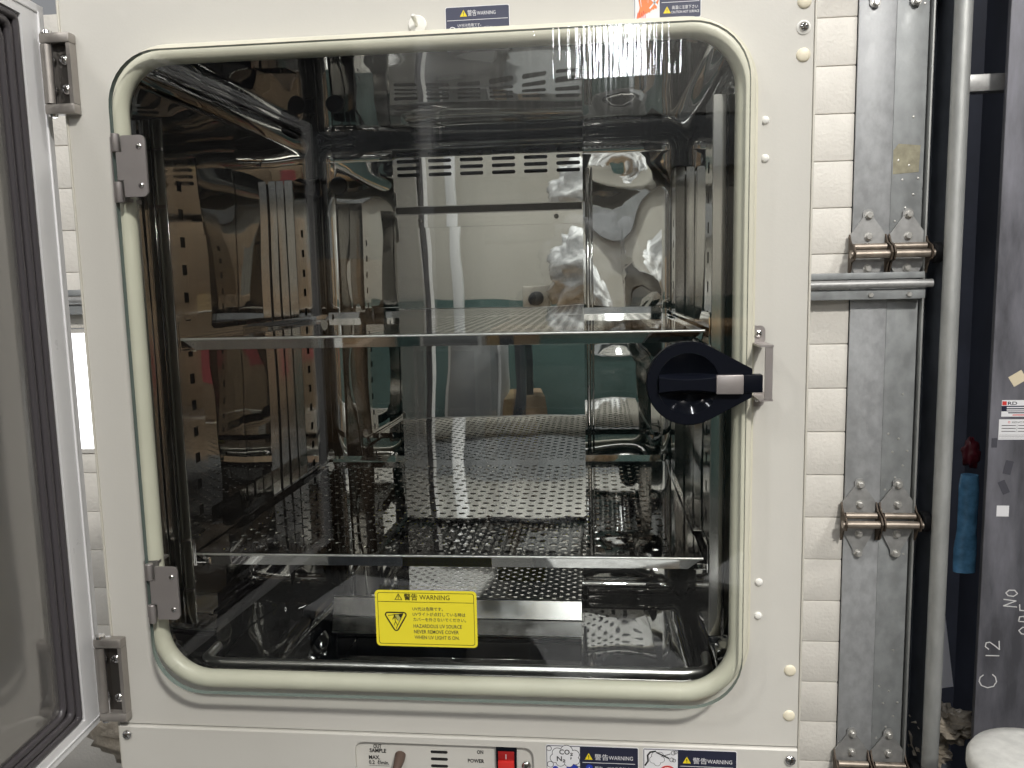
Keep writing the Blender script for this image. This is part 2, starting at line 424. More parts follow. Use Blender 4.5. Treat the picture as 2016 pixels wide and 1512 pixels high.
# --- chamber liner: one pressed sheet with rounded corners and slightly buckled walls
def liner():
    x0, x1, y0, y1, z0, z1, r = -.2585, .2585, -.05, .500, -.062, .606, .026
    def ticks(a, b, n):
        m = [a + (r) * i / 7 for i in range(7)]; e = [b - r + r * i / 7 for i in range(1, 8)]
        return m + [a + r + (b - a - 2 * r) * i / n for i in range(n + 1)] + e
    tx, ty, tz = ticks(x0, x1, 34), ticks(y0, y1, 34), ticks(z0, z1, 46)
    V = []; F = []; idx = {}
    def vid(p):
        k = tuple(round(c, 6) for c in p)
        if k not in idx:
            idx[k] = len(V); q = Vector((min(max(p[0], x0 + r), x1 - r), min(max(p[1], y0 + r), y1 - r), min(max(p[2], z0 + r), z1 - r)))
            d = Vector(p) - q
            if d.length > 1e-9:
                flat = sum(1 for c in d if abs(c) > 1e-7) == 1; n = d.normalized(); w = q + n * r
            else: n = Vector((0, 0, 0)); w = Vector(p); flat = False
            # buckling fades out towards the corners
            e = 1.0
            for c, lo, hi, ax in ((q.x, x0 + r, x1 - r, 0), (q.y, y0 + r, y1 - r, 1), (q.z, z0 + r, z1 - r, 2)):
                if abs(n[ax]) < .5: e *= min(1, (c - lo) / .04, (hi - c) / .04)
            s = noise.noise(Vector(p) * 7.0 + Vector((3, 1, 8))) * .0011 + noise.noise(Vector(p) * 17.0) * .00022
            if abs(n.y) > .9 and p[0] > .10: s += .0045 * math.sin((p[0] - .10) * 20) * math.sin((p[2] - .30) * 12 + p[0] * 9) * (1 if .30 < p[2] < .60 else .25)
            if abs(n.x) > .9: s *= 1.3
            w = w - n * (s * max(0, e)) if flat else w
            V.append(w)
        return idx[k]
    def grid(A, B, fn, flip):
        for i in range(len(A) - 1):
            for j in range(len(B) - 1):
                q = [fn(A[i], B[j]), fn(A[i + 1], B[j]), fn(A[i + 1], B[j + 1]), fn(A[i], B[j + 1])]
                if max(p[1] for p in q) < .015: continue
                ids = [vid(p) for p in q]; F.append(tuple(ids[::-1] if flip else ids))
    grid(ty, tz, lambda a, c: (x0, a, c), False); grid(ty, tz, lambda a, c: (x1, a, c), True)
    grid(tx, tz, lambda a, c: (a, y1, c), False)
    grid(tx, ty, lambda a, c: (a, c, z0), False); grid(tx, ty, lambda a, c: (a, c, z1), True)
    V = [Vector((v.x, max(v.y, .012), v.z)) for v in V]
    return obj("chamber_liner", V, F, "mirror_steel", INC, smooth=True)
liner()
plate("liner_flange", rect(-.27, .27, -.075, .62), [rrect(-.2578, .2578, .0520, .6030, .046, 10)], (0, .0115, 0), .0012, "mirror_steel", INC)
V = []; F = []; lp = rrect(-.2585, .2585, .0515, .6030, .048, 10); n = len(lp)
V += [(x, -.0020, z) for x, z in lp]; V += [(x, .0114, z) for x, z in rrect(-.2576, .2576, .0522, .6028, .046, 10)]
F = [(i, i + n, (i + 1) % n + n, (i + 1) % n) for i in range(n)]
obj("opening_throat", V, F, "mirror_steel", INC, smooth=True)
# rolled sill bead along the bottom of the opening
tube("sill_bead", [(-.238, .060, .0510), (-.2365, .034, .0518), (-.229, .025, .0525), (-.214, .0215, .0528), (0, .0215, .0535), (.214, .0215, .0542), (.229, .025, .0542), (.237, .034, .0538), (.2385, .060, .0530)], .0047, "edge_steel", INC, 12)

# --- shelf posts: folded channels with a column of square holes
def post(side, y0, y1, z0, z1, yh):
    s = side; xi = .2350; xw = .2575
    # inner perforated face: sheet in (y, z)
    hs = []
    k = z0 + .032 if yh < .2 else z0 + .022
    zc = .1964
    while zc - .025 > z0 + .03: zc -= .025
    while zc < z1 - .05:
        hs.append(rect(yh - .0042, yh + .0042, zc - .0046, zc + .0046)); zc += .025
    b = MB()
    u, v = (Y, Z) if s < 0 else (-Y, Z)
    if s > 0: hs = [[(-p[0], p[1]) for p in h] for h in hs]; outer = rect(-y1, -y0, z0, z1)
    else: outer = rect(y0, y1, z0, z1)
    b.plate(outer, hs, (s * xi, 0, 0), .0012, u=u, v=v)
    face = b.build("post_face", "post_steel", P_)
    a, c = sorted((s * (xi + .0002), s * (xi + .0108))); box("post_flange", a, c, y0 - .0012, y0 - .0001, z0, z1, "post_steel", P_, .0003, 1)
    a, c = sorted((s * (xi + .0128), s * xw)); box("post_flange", a, c, y0 + .0010, y0 + .0022, z0, z1, "post_steel", P_, .0003, 1)
    a, c = sorted((s * (xi + .0014), s * xw)); box("post_back", a, c, y1 - .0013, y1, z0, z1, "post_steel", P_, .0003, 1)
    a, c = sorted((s * (xi + .006), s * (xi + .0072))); box("post_lining", a, c, y0 + .003, y1 - .002, z0 + .002, z1 - .002, "slot_black", P_, 0)
for s in (-1, 1):
    P_ = thing("shelf_post", None, None, (s * .246, .04, .09), parent=INC); post(s, .0185, .060, .092, .5515, .0405)
    P_ = thing("shelf_post", None, None, (s * .246, .35, .07), parent=INC); post(s, .327, .370, .072, .5360, .3505)

# --- shelf rails hooked into the posts
def rail(s, z):
    b = MB(); u, v = (Y, Z) if s < 0 else (-Y, Z)
    out = [(.022, -.0125), (.432, -.0125), (.432, .006), (.428, .013), (.417, .0165), (.406, .013), (.400, .0045), (.090, .0045), (.070, .0150), (.024, .0150), (.022, .0130)]
    if s > 0: out = [(-y, q) for y, q in out][::-1]
    b.plate(out, [], (s * .2338, 0, z), .0008, u=u, v=v)
    a, c = sorted((s * .2338, s * .2240)); b.box(a, c, .030, .425, z - .0125, z - .0117)
    a, c = sorted((s * .2338, s * .2300)); b.box(a, c, .090, .400, z + .0045, z + .0053)
    b.build("shelf_rail", "shelf_steel", INC)
for s in (-1, 1):
    rail(s, .1600); rail(s, .3600)

# --- fan duct on the back wall
DUCT = thing("fan_duct", None, None, (0, .45, 0), parent=INC)
slots = []
for c in range(6):
    for r_ in range(4):
        xa = -.1185 + c * .0418; zc = .5722 - r_ * .0087
        slots.append(rrect(xa, xa + .0305, zc - .0023, zc + .0023, .0021, 3))
tilt = R(3.0); vt = Vector((0, -math.sin(tilt), math.cos(tilt)))
plate("upper_duct_panel", rect(-.1240, .1240, 0, .0732), [[(a, c - .5060) for a, c in h] for h in slots], (0, .3985, .5060), .0012, "duct_steel", DUCT, X, vt)
box("duct_edge", -.1240, .1240, .3935, .3950, .5782, .5796, "chrome", DUCT, .0003, 1)
box("duct_core", -.1225, .1225, .4042, .4950, .036, .5765, "slot_black", DUCT, 0)
box("duct_top", -.1226, .1226, .4000, .4950, .5766, .5780, "duct_steel", DUCT, 0)
box("duct_side", -.1240, -.1228, .3999, .4980, .036, .5790, "duct_steel", DUCT, 0)
box("duct_side", .1228, .1240, .3999, .4980, .036, .5790, "duct_steel", DUCT, 0)
box("duct_ledge", -.1240, .1240, .3955, .4040, .5046, .5059, "chrome", DUCT, .0003, 1)
keyh = circ(.0895, .4880, .0042, 14)
fl_out = [(-.1235, .4950), (-.1235, .4800), (-.1205, .4782), (.084, .4782), (.0868, .4800), (.0872, .4845), (.0918, .4845), (.0922, .4800), (.0950, .4782), (.1205, .4782), (.1235, .4800), (.1235, .4950)]
plate("panel_flange", fl_out, [keyh], (0, .3972, 0), .0010, "duct_steel", DUCT)
box("flange_edge", -.1235, .1235, .3960, .3984, .4951, .4962, "chrome", DUCT, .0003, 1)
# lower panel: very slightly dished mirror sheet
V = []; F = []; nx, nz = 24, 36
for j in range(nz + 1):
    for i in range(nx + 1):
        x = -.1236 + .2472 * i / nx; z = .036 + (.4948 - .036) * j / nz
        V.append((x, .3990 + .00022 * math.sin(x * 16 + 1) * math.cos(z * 9) + .00014 * noise.noise(Vector((x * 12, 3, z * 9))), z))
for j in range(nz):
    for i in range(nx): a = j * (nx + 1) + i; F.append((a, a + 1, a + nx + 2, a + nx + 1))
obj("lower_duct_panel", V, F, "duct_steel", DUCT, smooth=True)
screw((-.0895, .3962, .4868), .0036, DUCT); screw((.0895, .3975, .4880), .0030, DUCT)
box("duct_strip", .1262, .1318, .4880, .4945, .040, .560, "post_steel", INC, .001)
box("duct_strip", .1336, .1362, .4860, .4945, .040, .560, "post_steel", INC, .0006)
lathe("port_plug", [(.0130, 0), (.0130, .003), (.0118, .0045), (.0, .0045)], (-.2300, .4990, .5480), "navy_plug", INC, n=24)

# --- ultraviolet lamp cover at the bottom of the chamber
UV = thing("lamp_cover", None, None, (-.03, .35, -.06), parent=INC)
box("cover_top", -.1815, .1195, .2500, .4900, .0258, .0270, "mirror_steel", UV, .0004, 1)
for (xa, z0, z1, ya, yb) in ((-.1815, .0060, .0275, .2416, .2496), (-.1840, -.0150, .0052, .2425, .2490)):
    V = [(xa, ya, z0), (.1195, ya, z0), (.1195, yb, z1), (xa, yb, z1)]; V += [(v[0], v[1] + .0013, v[2] - .0004) for v in V]
    obj("cover_front", V, [(0, 1, 2, 3), (7, 6, 5, 4), (0, 4, 5, 1), (1, 5, 6, 2), (2, 6, 7, 3), (3, 7, 4, 0)], "cover_steel", UV)
    tube("cover_edge", [(xa, yb, z1), (.1195, yb, z1)], .0010, "edge_steel", UV, 6); tube("cover_edge", [(xa, ya, z0), (.1195, ya, z0)], .0010, "edge_steel", UV, 6)
box("cover_end", -.1815, -.1803, .2502, .4900, -.0600, .0255, "mirror_steel", UV, 0)
box("cover_end", .1183, .1195, .2502, .4900, -.0600, .0255, "mirror_steel", UV, 0)
box("cover_lip", -.1815, .1195, .2482, .2496, -.0610, -.0470, "cover_steel", UV, .0004, 1)
box("cover_back", -.1800, .1180, .330, .332, -.0600, .0250, "dark_metal", UV, 0)
lathe("lamp_tube", [(.0075, 0), (.0080, .004), (.0080, .168), (.0070, .172)], (-.070, .300, -.036), "lamp_copper", UV, (1, 0, 0), 16)

# --- glass inner door
GD = thing("glass_door", "closed glass inner door with rounded corners and a black turn latch", None, (0, -.028, .05), parent=INC)
gl = rrect(-.2535, .2562, .0492, .5955, .044, 10); n = len(gl)
V = [(x, -.0300, z) for x, z in gl] + [(x, -.0248, z) for x, z in gl]
F = [tuple(range(n)), tuple(range(2 * n - 1, n - 1, -1))]; I = [0, 0]
for i in range(n): j = (i + 1) % n; F.append((i, i + n, j + n, j)); I.append(1)
obj("glass_pane", V, F, ["glass", "glass_edge"], GD, fm=I)
def glass_hinge(zt, zb):
    b = MB(); xl, xr = -.2565, -.2238
    ro = rrect(-.2440, xr, zb, zt, .0045, 5); ro = [p for p in ro if p[0] > -.2395] ; b.plate(ro + [(-.2440, zt), (-.2440, zt - .0130), (-.2492, zt - .0130), (-.2492, zb + .0135), (-.2440, zb + .0135), (-.2440, zb)], [], (0, -.0322, 0), .0021)
    ko = zt - zb
    obj("hinge_plate", b.V, b.F, "brushed_steel", GD); b = MB()
    b.plate([(xl - .0035, zb - .003), (xl + .0095, zb - .003), (xl + .0095, zt + .0012), (xl - .0035, zt + .0012)], [], (0, -.0215, 0), .0020)
    pl = obj("hinge_plate", b.V, b.F, "brushed_steel", GD)
    for za, zc in ((zt - .0125, zt + .002), (zb - .004, zb + .0125)):
        k = MB(); k.lathe([(.0030, 0), (.0034, .0006), (.0034, zc - za - .0006), (.0028, zc - za)], (-.2500, -.0300, za), axis=(0, 0, 1), n=14)
        k.build("hinge_knuckle", "brushed_steel", GD, True)
    for za, zc in ((zb - .003, zb), (zt - .001, zt + .0012)): box("hinge_standoff", -.2598, -.2472, -.0214, -.0023, za, zc, "brushed_steel", GD, 0)
    for zz in (zt - .009, zb + .009): screw((-.2290, -.0322, zz), .0025, GD, 30); screw((-.2560, -.0215, zz), .0022, GD, 10)
glass_hinge(.5290, .4800); glass_hinge(.1655, .1180)
# turn latch
KX, KZ = .2105, .3228
tx = KX + .0478
def tang(r, h, xe):
    # outline: disc with a tapering nose towards +x
    P = []
    d = xe - KX; a = math.acos((r - h) / d) if d > abs(r - h) else 0
    for i in range(33):
        t = a + (2 * math.pi - 2 * a) * i / 32; P.append((KX + r * math.cos(t), KZ + r * math.sin(t)))
    P += [(xe, KZ - h), (xe, KZ + h)]
    return P
b = MB(); b.plate(tang(.0320, .0105, tx), [circ(KX - .0005, KZ, .0240, 40)], (0, -.0410, 0), .0110)
b.plate(tang(.0327, .0112, tx), [circ(KX - .0005, KZ, .0240, 40)], (0, -.0398, 0), .0096)
b.build("latch_body", "black_plastic", GD)
lathe("latch_bowl", [(.0238 * i / 10 + .0001, .0004 + .0105 * (i / 10) ** 2) for i in range(11)], (KX - .0005, -.0302, KZ), "black_gloss", GD, n=40, auto=80, cap=False)
V = []; F = []; ns = 16
for i in range(ns + 1):
    t = i / ns; x = KX - .0232 + .0475 * t; w = .0068 - .0018 * math.sin(math.pi * min(1, t * 1.05)); w2 = w + .003
    for (yy, zz) in ((-.0308, -w2), (-.0440, -w), (-.0452, -w + .0012), (-.0452, w - .0012), (-.0440, w), (-.0308, w2)): V.append((x, yy, KZ - .0005 + zz))
for i in range(ns):
    for k in range(5): a = i * 6 + k; F.append((a, a + 6, a + 7, a + 1))
F.append(tuple(range(6))); F.append(tuple(ns * 6 + k for k in range(6))[::-1])
obj("latch_grip", V, F, "black_plastic", GD, smooth=True, auto=40)
box("latch_plate", KX + .0200, KX + .0405, -.0462, -.0425, KZ - .0078, KZ + .0070, "brushed_steel", GD, .0007)
box("latch_bolt", KX + .0300, KX + .0555, -.0423, -.0330, KZ - .0072, KZ + .0066, "black_plastic", GD, .0006)
# keeper bracket on the cabinet
KP = thing("latch_keeper", None, None, (.269, 0, .33), parent=INC)
b = MB(); b.plate(rrect(.2625, .2748, .3500, .3650, .004, 4), [], (0, -.0046, 0), .002); b.plate(rrect(.2625, .2748, .2990, .3130, .004, 4), [], (0, -.0046, 0), .002)
b.box(.2688, .2746, -.0358, -.0340, .3095, .3500, 0, 0); b.box(.2642, .2750, -.0362, -.0048, .3501, .3516, 0, 0); b.box(.2642, .2750, -.0362, -.0048, .3078, .3093, 0, 0)
b.build("keeper_strap", "brushed_steel", KP, True)
screw((.2690, -.0047, .3585), .0034, KP, 45); screw((.2686, -.0047, .3060), .0032, KP, 20)
# yellow warning sheet on the pane
L = Label((-.0498, -.0303, .0980)); W, H = .0872, .0496
L.sheet(rrect(0, W, 0, H, .0036, 5), "lab_yellow")
fo = rrect(.0022, W - .0022, .0020, H - .0020, .002, 4); fi = rrect(.0026, W - .0026, .0024, H - .0024, .0018, 4)
L.poly(fo, "lab_black", 1, [fi]); L.poly(rect(.0025, W - .0025, .0393, .0397), "lab_black", 1.5)
tx0, ty0, th = .0170, .0412, .0058
L.poly([(tx0, ty0), (tx0 + .0068, ty0), (tx0 + .0034, ty0 + th)], "lab_black", 2); L.poly([(tx0 + .0009, ty0 + .0005), (tx0 + .0059, ty0 + .0005), (tx0 + .0034, ty0 + th - .0012)], "lab_yellow", 3)
L.poly(rect(tx0 + .0031, tx0 + .0037, ty0 + .0018, ty0 + .0040), "lab_black", 4); L.poly(rect(tx0 + .0031, tx0 + .0037, ty0 + .0008, ty0 + .0014), "lab_black", 4)
L.text("警告", .0252, .0416, .0062, "lab_black", 2, width=.0116, bold=.012); L.text("WARNING", .0385, .0418, .0058, "lab_black", 2, width=.0258)
for t, x, y, s, w in (("UV光は危険です。", .0322, .0322, .0036, .0262), ("UVライトが点灯している時は", .0322, .0275, .0036, .0452), ("カバーを外さないでください。", .0326, .0228, .0036, .0452),
                      ("HAZARDOUS UV SOURCE", .0326, .0168, .0045, .0415), ("NEVER REMOVE COVER", .0328, .0118, .0045, .0385), ("WHEN UV LIGHT IS ON.", .0332, .0068, .0045, .0385)):
    L.text(t, x, y, s, "lab_print", 2, width=w, bold=.008)
def rtri(cx, cy, s, r):
    P = []
    for a in (150, 270, 30):
        px, py = cx + s * math.cos(R(a)), cy + s * math.sin(R(a))
        for k in range(5):
            aa = R(a - 60 + 30 * k); P.append((px + r * math.cos(aa), py + r * math.sin(aa)))
    return P
cx, cy = .0176, .0240
L.poly(rtri(cx, cy, .0080, .0026), "lab_black", 2); L.poly(rtri(cx, cy, .0080, .0014), "lab_yellow", 3)
L.poly([(cx + .0064, cy + .0052), (cx - .0010, cy + .0042), (cx + .0024, cy - .0020)], "lab_grey", 4)
L.poly([(cx + .0064, cy + .0052), (cx + .0020, cy + .0046), (cx + .0040, cy + .0012)], "lab_black", 5)
for a, b_ in (((-.0064, .0034), (.0064, .0052)), ((.0000, -.0082), (.0064, .0052)), ((-.0010, .0034), (-.0028, .0000)), ((-.0010, .0034), (.0014, -.0006)), ((-.0010, .0034), (-.0004, -.0024)), ((-.0004, -.0020), (-.0018, -.0052)), ((-.0002, -.0020), (.0012, -.0050)), ((-.0022, .0010), (.0006, .0022))):
    L.line([(cx + a[0], cy + a[1]), (cx + b_[0], cy + b_[1])], .0005, "lab_black", 6)
L.poly(circ(cx - .0011, cy + .0040, .0008, 8), "lab_black", 6)
L.build("warning_sheet", GD, "yellow ultraviolet warning sheet in Japanese and English")

# --- labels on the painted front
L = Label((.0205, -.0003, .5900)); W, H = .0521, .0340
L.sheet(rrect(0, W, 0, H, .0016, 4), "lab_white"); L.poly(rrect(.0005, W - .0005, .0005, H - .0005, .0013, 4), "lab_navy_pale", 1)
L.triangle(.0120, H - .0078, .0052, "lab_tri", "lab_navy_pale"); L.text("警告", .0182, H - .0072, .0050, "lab_white", width=.0072); L.text("WARNING", .0258, H - .0070, .0040, "lab_white", width=.0150)
L.poly(rect(.0015, W - .0015, H - .0107, H - .0103), "lab_white", 2)
for t, y, w in (("UV光は危険です。", .0186, .0190), ("スイッチを押さないで下さい。", .0160, .0310), ("HAZARDOUS UV LIGHT", .0131, .0270), ("DO NOT PRESS SWITCH", .0100, .0270)): L.text(t, .0100, y, .0026, "lab_white", width=w)
L.ring(.0056, .0155, .0032, .0006, "lab_white", slash=-45)
L.build("warning_sheet", INC, "dark blue warning sheet beside the white toggle, above the gasket")
L = Label((.1707, -.0003, .6062)); W, H = .0520, .0340
L.sheet(rrect(0, W, 0, H, .0016, 4), "lab_white"); L.poly(rrect(.0005, W - .0005, .0005, H - .0005, .0013, 4), "lab_navy_pale", 1)
L.poly(rect(.0009, .0200, .0009, H - .0009), "lab_white", 2)
random.seed(3)
for i in range(9):
    x0 = .0030 + i * .0017; y0 = .0016 + .0009 * i; L.line([(x0, y0), (x0 + .0022, y0 + .0075), (x0 + .0010 + .0004 * i, y0 + .0150)], .0012 + .0006 * (i % 3), "lab_orange", 3 + i * .1)
for i in range(5): L.line([(.0024 + i * .0016, .0012), (.0032 + i * .0014, .0055 + .001 * (i % 2))], .0005, "lab_red", 4)
L.line([(.0125, .0085), (.0195, .0165)], .0013, "lab_white", 5); L.line([(.0125, .0165), (.0195, .0085)], .0013, "lab_white", 5)
L.poly(rect(.0215, W - .0015, .0120, .0124), "lab_white", 2)
for y in (.0040, .0150): L.triangle(.0228, y, .0052, "lab_tri", "lab_navy_pale")
L.text("高温に注意下さい", .0295, .0070, .0030, "lab_white", width=.0200); L.text("CAUTION HOT SURFACE", .0290, .0038, .0027, "lab_white", width=.0215)
L.text("注意", .0295, .0172, .0034, "lab_white", width=.0070); L.text("CAUTION", .0295, .0146, .0026, "lab_white", width=.0120)
L.build("warning_sheet", INC, "hot surface label with a red hand at the top edge of the photo")
def bottom_label(x0, W, kind):
    L = Label((x0, -.0033, -.0530)); H = .0500
    L.sheet(rrect(0, W, 0, H, .0016, 4), "lab_white"); L.poly(rrect(.0006, W - .0006, .0006, H - .0006, .0013, 4), "lab_navy", 1)
    pw = .0302
    L.poly(rect(.0012, pw, .0012, H - .0012), "lab_white", 2)
    L.triangle(.0345, H - .0128, .0062, "lab_tri", "lab_black"); L.text("警告", .0432, H - .0125, .0062, "lab_white", width=.0120); L.text("WARNING", .0556, H - .0122, .0052, "lab_white", width=.0210)
    L.poly(rect(.0325, W - .0030, H - .0158, H - .0153), "lab_white", 2)
    if kind == 0:
        lob = [(.0185, -.0052, .0056), (.0105, -.0075, .0050), (.0255, -.0085, .0045), (.0080, -.0125, .0044), (.0260, -.0140, .0042), (.0130, -.0160, .0042), (.0205, -.0165, .0042), (.0165, -.0110, .0060)]
        for i, (x, y, r) in enumerate(lob): L.poly(circ(x, H + y, r, 20), "lab_black", 3 + i * .1)
        for i, (x, y, r) in enumerate(lob): L.poly(circ(x, H + y, r - .0005, 20), "lab_white", 4.2 + i * .1)
        for x, y, r in ((.0040, -.0185, .0030), (.0290, -.0175, .0026), (.0030, -.0035, .0024)): L.ring(x, H + y, r, .0005, "lab_black", 3)
        L.text("CO₂", .0120, H - .0085, .0066, "lab_black", 6, width=.0120, bold=.02); L.text("N₂", .0098, H - .0150, .0066, "lab_black", 6, width=.0076, bold=.02)
        L.poly(circ(.0085, H - .0225, .0026, 14), "lab_blue", 3); L.poly(circ(.0235, H - .0235, .0058, 24), "lab_blue", 3)
        L.poly(circ(.0385, H - .0205, .0032, 20), "lab_blue", 3); L.text("!", .0381, H - .0223, .0042, "lab_white", 4)
        L.text("酸欠・ガス中毒防止", .0435, H - .0222, .0040, "lab_white", width=.0310)
    else:
        L.line([(.0020, H - .0160), (.0045, H - .0120), (.0042, H - .0065), (.0065, H - .0035), (.0110, H - .0026)], .0014, "lab_black", 3)
        lob = [(.0110, -.0065, .0036), (.0150, -.0060, .0030), (.0090, -.0105, .0034), (.0160, -.0100, .0030), (.0125, -.0130, .0032), (.0128, -.0095, .0042)]
        for i, (x, y, r) in enumerate(lob): L.poly(circ(x, H + y, r, 18), "lab_black", 3.3 + i * .1)
        for i, (x, y, r) in enumerate(lob): L.poly(circ(x, H + y, r - .00035, 18), "lab_white", 4.2 + i * .1)
        L.line([(.0160, H - .0070), (.0235, H - .0045)], .0006, "lab_black", 6); L.line([(.0120, H - .0035), (.0225, H - .0085)], .0012, "lab_black", 6)
        for x, y in ((.0262, -.0034), (.0250, -.0098)): L.ring(x, H + y, .0020, .0004, "lab_black", 6); L.ring(x + .002, H + y + .0006 * (1 if y > -.005 else -1), .0016, .0004, "lab_black", 6)
        L.ring(.0215, H - .0235, .0082, .0015, "lab_red", 7, slash=-35)
        L.poly(circ(.0060, H - .0225, .0022, 12), "lab_black", 3)
    L.build("warning_sheet", INC, ("gas warning label with CO2 cloud, right of the red switch" if kind == 0 else "gas hose warning label, rightmost on the lower panel"))
bottom_label(.0914, .0816, 0); bottom_label(.1766, .0808, 1)

# --- switch recess
L = Label((0, .0010, 0))
for t, x, z, s, w in (("OUT", -.0664, -.0152, .0052, .0076), ("SAMPLE", -.0701, -.0193, .0052, .0155), ("MAX.", -.0710, -.0260, .0052, .0104), ("0.2  ℓ/min.", -.0712, -.0308, .0050, .0190), ("ON", .0290, -.0170, .0048, .0058), ("POWER", .0205, -.0256, .0048, .0150), ("OFF", .0290, -.0340, .0048, .0078)):
    L.text(t, x, z, s, "lab_black", 1, width=w, bold=.030)
L.poly(rect(-.0710, -.0515, -.0324, -.0321), "lab_black", 1)
tag(L.build("switch_lettering", INC), None, kind="stuff")
for k in range(3): plate("sound_slot", rrect(-.0135, .0022, -.0182 - k * .0068, -.0155 - k * .0068, .0013, 4), [], (0, .0010, 0), .0003, "slot_black", INC)
SW = thing("power_switch", None, None, (.055, 0, -.025), parent=INC)
box("switch_bezel", .0468, .0652, -.0030, .0010, -.0420, -.0085, "black_plastic", SW, .0006)
box("switch_rocker", .0488, .0632, -.0045, .0000, -.0190, -.0112, "switch_red_dark", SW, .0004)
box("switch_rocker", .0488, .0632, -.0065, .0000, -.0400, -.0191, "switch_red", SW, .0006)
L = Label((0, -.0047, 0)); L.poly(rect(.0557, .0563, -.0177, -.0130), "lab_white", 1); L.build("switch_mark", SW)
L = Label((0, -.0067, 0)); L.ring(.0560, -.0290, .0030, .0007, "lab_white", 1); L.build("switch_mark", SW)
tube("sample_port", [(-.0415, .001, -.0210), (-.0412, -.004, -.0225), (-.0420, -.016, -.0270)], [.0050, .0048, .0032], "brown_rubber", INC, 14)
lathe("sample_port_hole", [(.0018, 0), (.0018, .0005)], (-.0420, -.0160, -.0271), "slot_black", INC, (-.05, -.85, -.4), 10)
screw((.0735, .0010, -.0262), .0042, INC, 70)
# toggle above the gasket
TG = thing("toggle_switch", None, None, (-.0024, 0, .611), parent=INC)
lathe("toggle_collar", [(.0074, 0), (.0074, .0012), (.0066, .0020), (.0, .0021)], (-.0024, 0, .6118), "white_plastic", TG, n=28)
lathe("toggle_lever", [(.0012, 0), (.0018, .008), (.0020, .0105), (.0012, .0118)], (-.0026, -.002, .6112), "white_plastic", TG, (-.05, -.85, .35), 14)
# plugs and screws on the front face
def plug(x, z, r, m, h=.35):
    lathe("hole_plug", [(r, 0), (r * .98, r * .12), (r * .8, r * h * .7), (r * .45, r * h * .95), (0, r * h)], (x, 0, z), m, INC, n=20, auto=80)
for z in (.6136, .5741): plug(.3008, z, .0054, "ivory_plastic")
for z in (.0704, .0295): plug(.3010, z, .0050, "ivory_plastic")
for x, z in ((.2727, .5260), (.2731, .4968), (.2739, .1483), (.2736, .1187)): plug(x, z, .0034, "white_plastic", .6)
lathe("screw_cup", [(.0054, 0), (.0054, .0006), (.0040, .0012), (.0034, .0005)], (.3006, 0, .5945), "white_plastic", INC, n=20); screw((.3006, -.0006, .5945), .0036, INC)
screw((.3020, -.003, -.0095), .0048, INC, 15); screw((-.3005, -.003, -.0085), .0046, INC, 40)
screw((-.2598, -.0022, .3585), .0030, INC, 15); screw((-.2600, -.0022, .3110), .0030, INC, 50)

# --- hinge brackets of the outer door
def door_hinge(z0, z1):
    H_ = thing("door_hinge", None, None, (-.312, 0, z0), parent=INC)
    x0, x1, d = -.3225, -.2955, .0105; t = .0085
    b = MB(); b.box(x0 + .006, x1 - .002, -.0032, -.0002, z0 + t, z1 - t, 0, 0); b.build("hinge_plate", "dark_metal", H_)
    f = MB(); f.box(x0, x1, -d, -.0002, z1 - t, z1, 0, .0015); f.box(x0, x1, -d, -.0002, z0, z0 + t, 0, .0015); f.box(x1 - .0040, x1 - .0006, -d + .0010, -.0004, z0 + t + .0001, z1 - t - .0001, 0, 0)
    f.build("hinge_frame", "hinge_steel", H_, True)
    lathe("hinge_barrel", [(.0052, 0), (.0052, z1 - z0 - 2 * t - .001)], (-.3185, -.0060, z0 + t + .0005), "hinge_steel", H_, (0, 0, 1), 20)
    lathe("hinge_pin", [(.0050, 0), (.0046, .0022), (.0, .0026)], (-.3180, -.0060, z1), "chrome", H_, (0, 0, 1), 16)
    lathe("hinge_pin", [(.0040, 0), (.0036, .0020), (.0, .0024)], (-.3180, -.0060, z0), "chrome", H_, (0, 0, -1), 16)
    for z in (z1 - .021, z0 + .021): screw((-.3052, -.0034, z), .0046, H_, 20)
    box("hinge_edge", -.3122, -.3114, -.0095, -.0035, z0 + t, z1 - t, "chrome", H_, 0)
door_hinge(.5530, .6190); door_hinge(.0075, .0875)

# --- the open outer door (drawn straight out from the hinge, then swung a few degrees wider)
XF[0] = Matrix.Translation((-.33, .010, 0)) @ Matrix.Rotation(R(4.5), 4, 'Z') @ Matrix.Translation((.33, -.010, 0))
OD = thing("outer_door", "open outer door with white edge frame and glossy grey inner panel", None, (-.34, -.25, .0), parent=INC)
D0, D1, DZ0, DZ1 = -.60, .010, .0010, .6460
fw = .033
ring_o = [(D0, DZ0), (D1, DZ0), (D1, DZ1), (D0, DZ1)]
def frame_bar(name, pts):   # pts: trapezoid in (y,z), beveled towards the panel
    V = []; c = Vector((sum(p[0] for p in pts) / 4, sum(p[1] for p in pts) / 4))
    b = MB(); b.plate(pts, [], (-.3300, 0, 0), .012, u=Y, v=Z)
    return b.build(name, "door_frame", OD)
frame_bar("frame_bar", [(D1, DZ0), (D1, DZ1), (D1 - fw, DZ1 - fw * .45), (D1 - fw, DZ0 + fw * .45)])
frame_bar("frame_bar", [(D0, DZ0), (D1, DZ0), (D1 - fw, DZ0 + fw * .45), (D0 + fw, DZ0 + fw * .45)])
frame_bar("frame_bar", [(D1, DZ1), (D0, DZ1), (D0 + fw, DZ1 - fw * .45), (D1 - fw, DZ1 - fw * .45)])
frame_bar("frame_bar", [(D0, DZ1), (D0, DZ0), (D0 + fw, DZ0 + fw * .45), (D0 + fw, DZ1 - fw * .45)])
